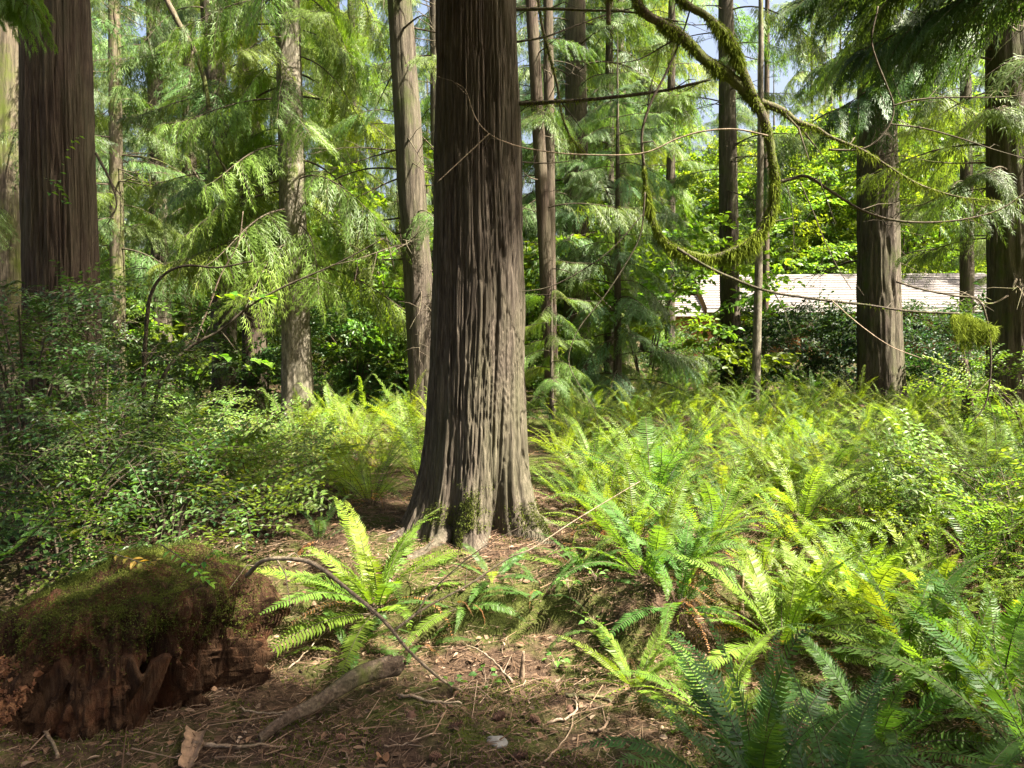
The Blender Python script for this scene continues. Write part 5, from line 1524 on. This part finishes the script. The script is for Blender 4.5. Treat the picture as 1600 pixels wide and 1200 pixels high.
A = on_floor(292, 1178)
u, v_ = np.meshgrid(np.linspace(0, 1, 16), np.linspace(-1, 1, 9), indexing='ij')
wd = 0.042 * (1 - 0.35 * u) * (1 + 0.22 * vnoise(np.stack([u * 14, np.sign(v_) * 3], -1), 103))
X = v_ * wd + 0.05 * u; Yc = 0.10 - u * 0.22; Zc = 0.035 - 0.02 * u + 0.018 * (v_ ** 2) + 0.006 * vnoise(np.stack([u * 6, v_ * 3], -1), 104)
V = np.stack([X, Yc, Zc], -1).reshape(-1, 3)
q = (np.arange(15)[:, None] * 9 + np.arange(8)[None]).reshape(-1)
F = np.stack([q, q + 1, q + 10, q + 9], -1)
mb = MB(); mb.add(np.concatenate([V, V - np.array([0, 0, 0.006])]), np.concatenate([F, F[:, ::-1] + len(V)]), 0, False)
ed = [(x, x + 1) for x in range(8)] + [(15 * 9 + x + 1, 15 * 9 + x) for x in range(8)] + [((x + 1) * 9, x * 9) for x in range(15)] + [(x * 9 + 8, (x + 1) * 9 + 8) for x in range(15)]
mb.f.append((np.array([(b_, a, a + len(V), b_ + len(V)) for a, b_ in ed]), 0, False))
tag(obj('bark_chip', mb.mesh('bark_chip', M['barkchip']), None, tuple(A)), 'broad pale piece of bark lying before the stump at the bottom edge', 'bark')

def lobed_leaf(name, R, mat, seed):
    r = np.random.default_rng(seed)
    k = 42
    a = np.linspace(0, 2 * np.pi, k, endpoint=False)
    rr = R * (0.55 + 0.35 * np.abs(np.cos(2.5 * a)) ** 0.7 + 0.05 * r.uniform(-1, 1, k))
    z = 0.012 * np.sin(3 * a) + 0.006
    V = np.concatenate([[(0, 0, 0)], np.stack([rr * np.cos(a), rr * np.sin(a), z], 1)])
    mb = MB(); mb.add(V, [(0, 1 + x, 1 + (x + 1) % k) for x in range(k)], 0, False)
    return mb.mesh(name, mat)
tag(obj('dry_leaf', lobed_leaf('dry_leaf', 0.03, M['deadleaf'], 1), None, tuple(on_floor(597, 1192) + Vector((0, 0, 0.015)))), 'curled dry brown leaf at the bottom edge left of the grey stone', 'leaf')

def cone_mesh():
    mb = MB()
    for i in range(46):
        u = i / 45
        a = i * 2.4
        r_ = 0.011 * math.sin(math.pi * (0.12 + 0.8 * u)) + 0.002
        c = np.array([[u * 0.045, r_ * math.cos(a), r_ * math.sin(a)]])
        d = unit(np.array([[0.55, math.cos(a), math.sin(a)]]))
        V, F = kites(c * np.array([[1, 0.3, 0.3]]), d, unit(np.cross(d, np.array([[1.0, 0, 0]]))), np.array([r_ * 1.0 + 0.004]), np.array([0.009]), 0.65)
        mb.add(V, F, 0, False)
    mb.tube([(0, 0, 0), (0.022, 0, 0), (0.046, 0, 0)], [0.004, 0.007, 0.002], 6, 0)
    return mb.mesh('fir_cone', M['cone'])
CONE = cone_mesh()
for (px, py, lab) in ((702, 1142, 'fir cone left of the grey stone'), (892, 1118, 'fir cone by the mossy short stick'), (770, 1128, 'fir cone just above the grey stone'), (690, 1185, 'fir cone at the bottom edge below the stone'),
                      (640, 1128, 'fir cone right of the low hanging fern'), (845, 1135, 'fir cone between stone and curved pale stick'), (540, 1160, 'fir cone on dark litter right of the log foot'), (800, 1188, 'fir cone below and right of the grey stone')):
    obj_ = obj('fir_cone', CONE, None, tuple(on_floor(px, py) + Vector((0, 0, 0.012))), (random.uniform(-0.3, 0.3), random.uniform(-0.3, 0.3), random.uniform(0, 6.28)), random.uniform(0.85, 1.3))
    tag(obj_, 'small dark brown ' + lab, 'cone', 'fir cones on the mossy floor')

# ------------------------------------------------------------------ fresh leaves close by
V, F = leaf_quads(np.zeros((1, 3)), np.array([[1.0, 0, 0]]), np.array([[0, 0, 1.0]]), np.array([1.0]), np.array([0.48]))
mb = MB(); mb.add(V, F, 0, False)
LEAF1 = mb.mesh('leaf', M['leaf'])
V, F = leaf_quads(np.zeros((1, 3)), np.array([[1.0, 0, 0]]), np.array([[0, 0, 1.0]]), np.array([1.0]), np.array([0.72]))
mb = MB(); mb.add(V, F, 0, False)
LEAF2 = mb.mesh('broad_leaf', M['leaf'])

def sprig(label, pp, Y, ln, n, col, leaf=LEAF1, r0=0.003, name='huckleberry_sprig', cat='sprig'):
    w = [P(q[0], q[1], q[2] if len(q) > 2 else Y) for q in pp]
    t = thing(name, label, cat, tuple(w[0]))
    pts = curve(w, 24) - np.array(w[0])
    mb = MB(); mb.tube(pts, np.linspace(r0, 0.001, 24), 5, 0, False); obj('stem', mb.mesh('stem', M['twig']), t)
    for i in range(n):
        u = (0.15 + 0.85 * (i + 0.5) / n) * 23
        j = min(int(u), 22); p = pts[j] + (pts[j + 1] - pts[j]) * (u - j)
        d = unit(pts[j + 1] - pts[j])
        a = math.atan2(d[1], d[0]) + (0.95 if i % 2 else -0.95) + random.uniform(-0.25, 0.25)
        k = ln * random.uniform(0.75, 1.15)
        obj('leaf', leaf, t, p, (random.uniform(-0.5, 0.3), random.uniform(-0.15, 0.5), a), k, jit(col, 0.25, 0.2))
    return t
NEW = (0.12, 0.24, 0.03)
RED = (0.22, 0.17, 0.03)
sprig('bright fresh leafy sprig at the left edge above the stump', [(-30, 800), (20, 800), (55, 815), (85, 800)], 3.0, 0.05, 16, NEW)
sprig('arching bright sprig hanging at the left edge below the fresh one', [(85, 795), (60, 825), (35, 850), (8, 872)], 2.95, 0.05, 16, NEW)
sprig('yellow green sprig with reddish young leaves behind the stump top', [(200, 850, 3.6), (175, 832, 3.5), (145, 825, 3.4), (108, 832, 3.4)], 3.4, 0.055, 14, (0.17, 0.22, 0.025))
sprig('green sprig right of the reddish one over the stump', [(150, 845, 3.6), (185, 810, 3.5), (215, 795, 3.5), (235, 800, 3.5)], 3.5, 0.045, 14, NEW)
sprig('small leafy sprig drooping on the stump front edge', [(250, 850, 3.2), (280, 870, 3.1), (310, 895, 3.0), (330, 915, 3.0)], 3.1, 0.042, 18, NEW)
sprig('leafy sprig above the right end of the stump', [(300, 905, 3.1), (320, 875, 3.1), (335, 862, 3.1), (350, 880, 3.1)], 3.1, 0.042, 14, (0.10, 0.20, 0.03))
sprig('mixed red and green sprig between the stump sprigs', [(160, 860, 3.3), (200, 872, 3.25), (225, 880, 3.2), (245, 875, 3.2)], 3.25, 0.045, 12, RED)
sprig('low green sprig lying over the left top of the stump', [(120, 850, 3.3), (90, 868, 3.2), (60, 880, 3.2), (35, 885, 3.1)], 3.2, 0.04, 14, (0.06, 0.13, 0.03))
sprig('leafy young shoot crossing the thick left cedar trunk', [(65, 300, 6.0), (85, 295, 6.0), (105, 235, 6.0), (125, 210, 6.0)], 6.0, 0.06, 14, NEW)
sprig('second small shoot low on the thick left cedar trunk', [(58, 272, 6.0), (80, 285, 6.0), (95, 300, 6.0), (100, 320, 6.0)], 6.0, 0.06, 12, (0.08, 0.16, 0.03))
for px, py, lab in ((362, 462, 'three bright drooping maple leaves above the brown trunks'), (408, 466, 'bright maple leaf group right of the drooping three'), (338, 556, 'bright maple leaves low before the dark trunk'), (402, 566, 'bright maple leaves before the pale flared trunk')):
    t = sprig(lab, [(px - 25, py + 12), (px - 8, py - 4), (px + 18, py + 2)], 6.38, 0.12, 5, (0.14, 0.27, 0.03), LEAF2, 0.003, 'maple_sprig')
for px, py, lab, n in ((930, 908, 'seedling with pale leaves on the bank right of the roots', 9), (925, 985, 'seedling under the lip of the bank', 9), (868, 1045, 'pale seedling beside the small standing snag', 7),
                       (760, 1075, 'pale leafed seedling on the litter below the bank', 7), (705, 1082, 'tiny seedling at the foot of the low fern', 6), (1300, 1035, 'low leafy seedlings on the floor below the spreading fern', 10), (890, 925, 'pale seedling climbing the bank edge', 8)):
    A = on_floor(px, py)
    t = thing('seedling', lab, 'seedling', tuple(A), 'seedlings on the floor')
    for i in range(n):
        a = i * 2.4; rr = 0.02 + 0.018 * i / n * 2
        p = (rr * math.cos(a), rr * math.sin(a), 0.025 + 0.05 * random.random())
        obj('leaf', LEAF2, t, p, (random.uniform(-0.4, 0.4), random.uniform(-0.4, 0.3), a), random.uniform(0.03, 0.045), jit((0.12, 0.24, 0.05), 0.2))
        mb = MB(); mb.tube([(0, 0, -0.005), (p[0] * 0.4, p[1] * 0.4, p[2] * 0.7), p], [0.0015, 0.0012, 0.001], 3, 0, False)
        obj('stalk', mb.mesh('stalk', M['twig_pale']), t)
number_buckets()

# surface roots running out from the big cedar
def root(pp, r0, r1):
    w = []
    for i, (x, y) in enumerate(pp):
        u = i / (len(pp) - 1)
        w.append((x, y, gz(x, y) + (r0 * 0.6 if i == 0 else -r0 * 0.25 - u * r0 * 0.6)))
    pts = curve(w, 26) - np.array(CEDAR.root.location)
    mb = MB(); mb.tube(pts, np.linspace(r0, r1, 26), 10, 0, True, 0.10)
    obj('root', mb.mesh('root', M['bark_main']), CEDAR.root)
cxx, cyy = CEDAR.X, CEDAR.Y
root([(cxx + 0.26, cyy - 0.20), (cxx + 0.42, cyy - 0.33), (cxx + 0.58, cyy - 0.38), (cxx + 0.85, cyy - 0.50)], 0.085, 0.02)
root([(cxx + 0.02, cyy - 0.33), (cxx + 0.03, cyy - 0.48), (cxx - 0.06, cyy - 0.62), (cxx - 0.05, cyy - 0.85)], 0.08, 0.02)
root([(cxx - 0.30, cyy - 0.12), (cxx - 0.46, cyy - 0.22), (cxx - 0.62, cyy - 0.25), (cxx - 0.9, cyy - 0.38)], 0.07, 0.02)
root([(cxx + 0.34, cyy + 0.02), (cxx + 0.52, cyy - 0.05), (cxx + 0.75, cyy - 0.02), (cxx + 1.1, cyy - 0.15)], 0.07, 0.015)
root([(cxx - 0.15, cyy - 0.30), (cxx - 0.25, cyy - 0.45), (cxx - 0.40, cyy - 0.58), (cxx - 0.55, cyy - 0.75)], 0.06, 0.015)
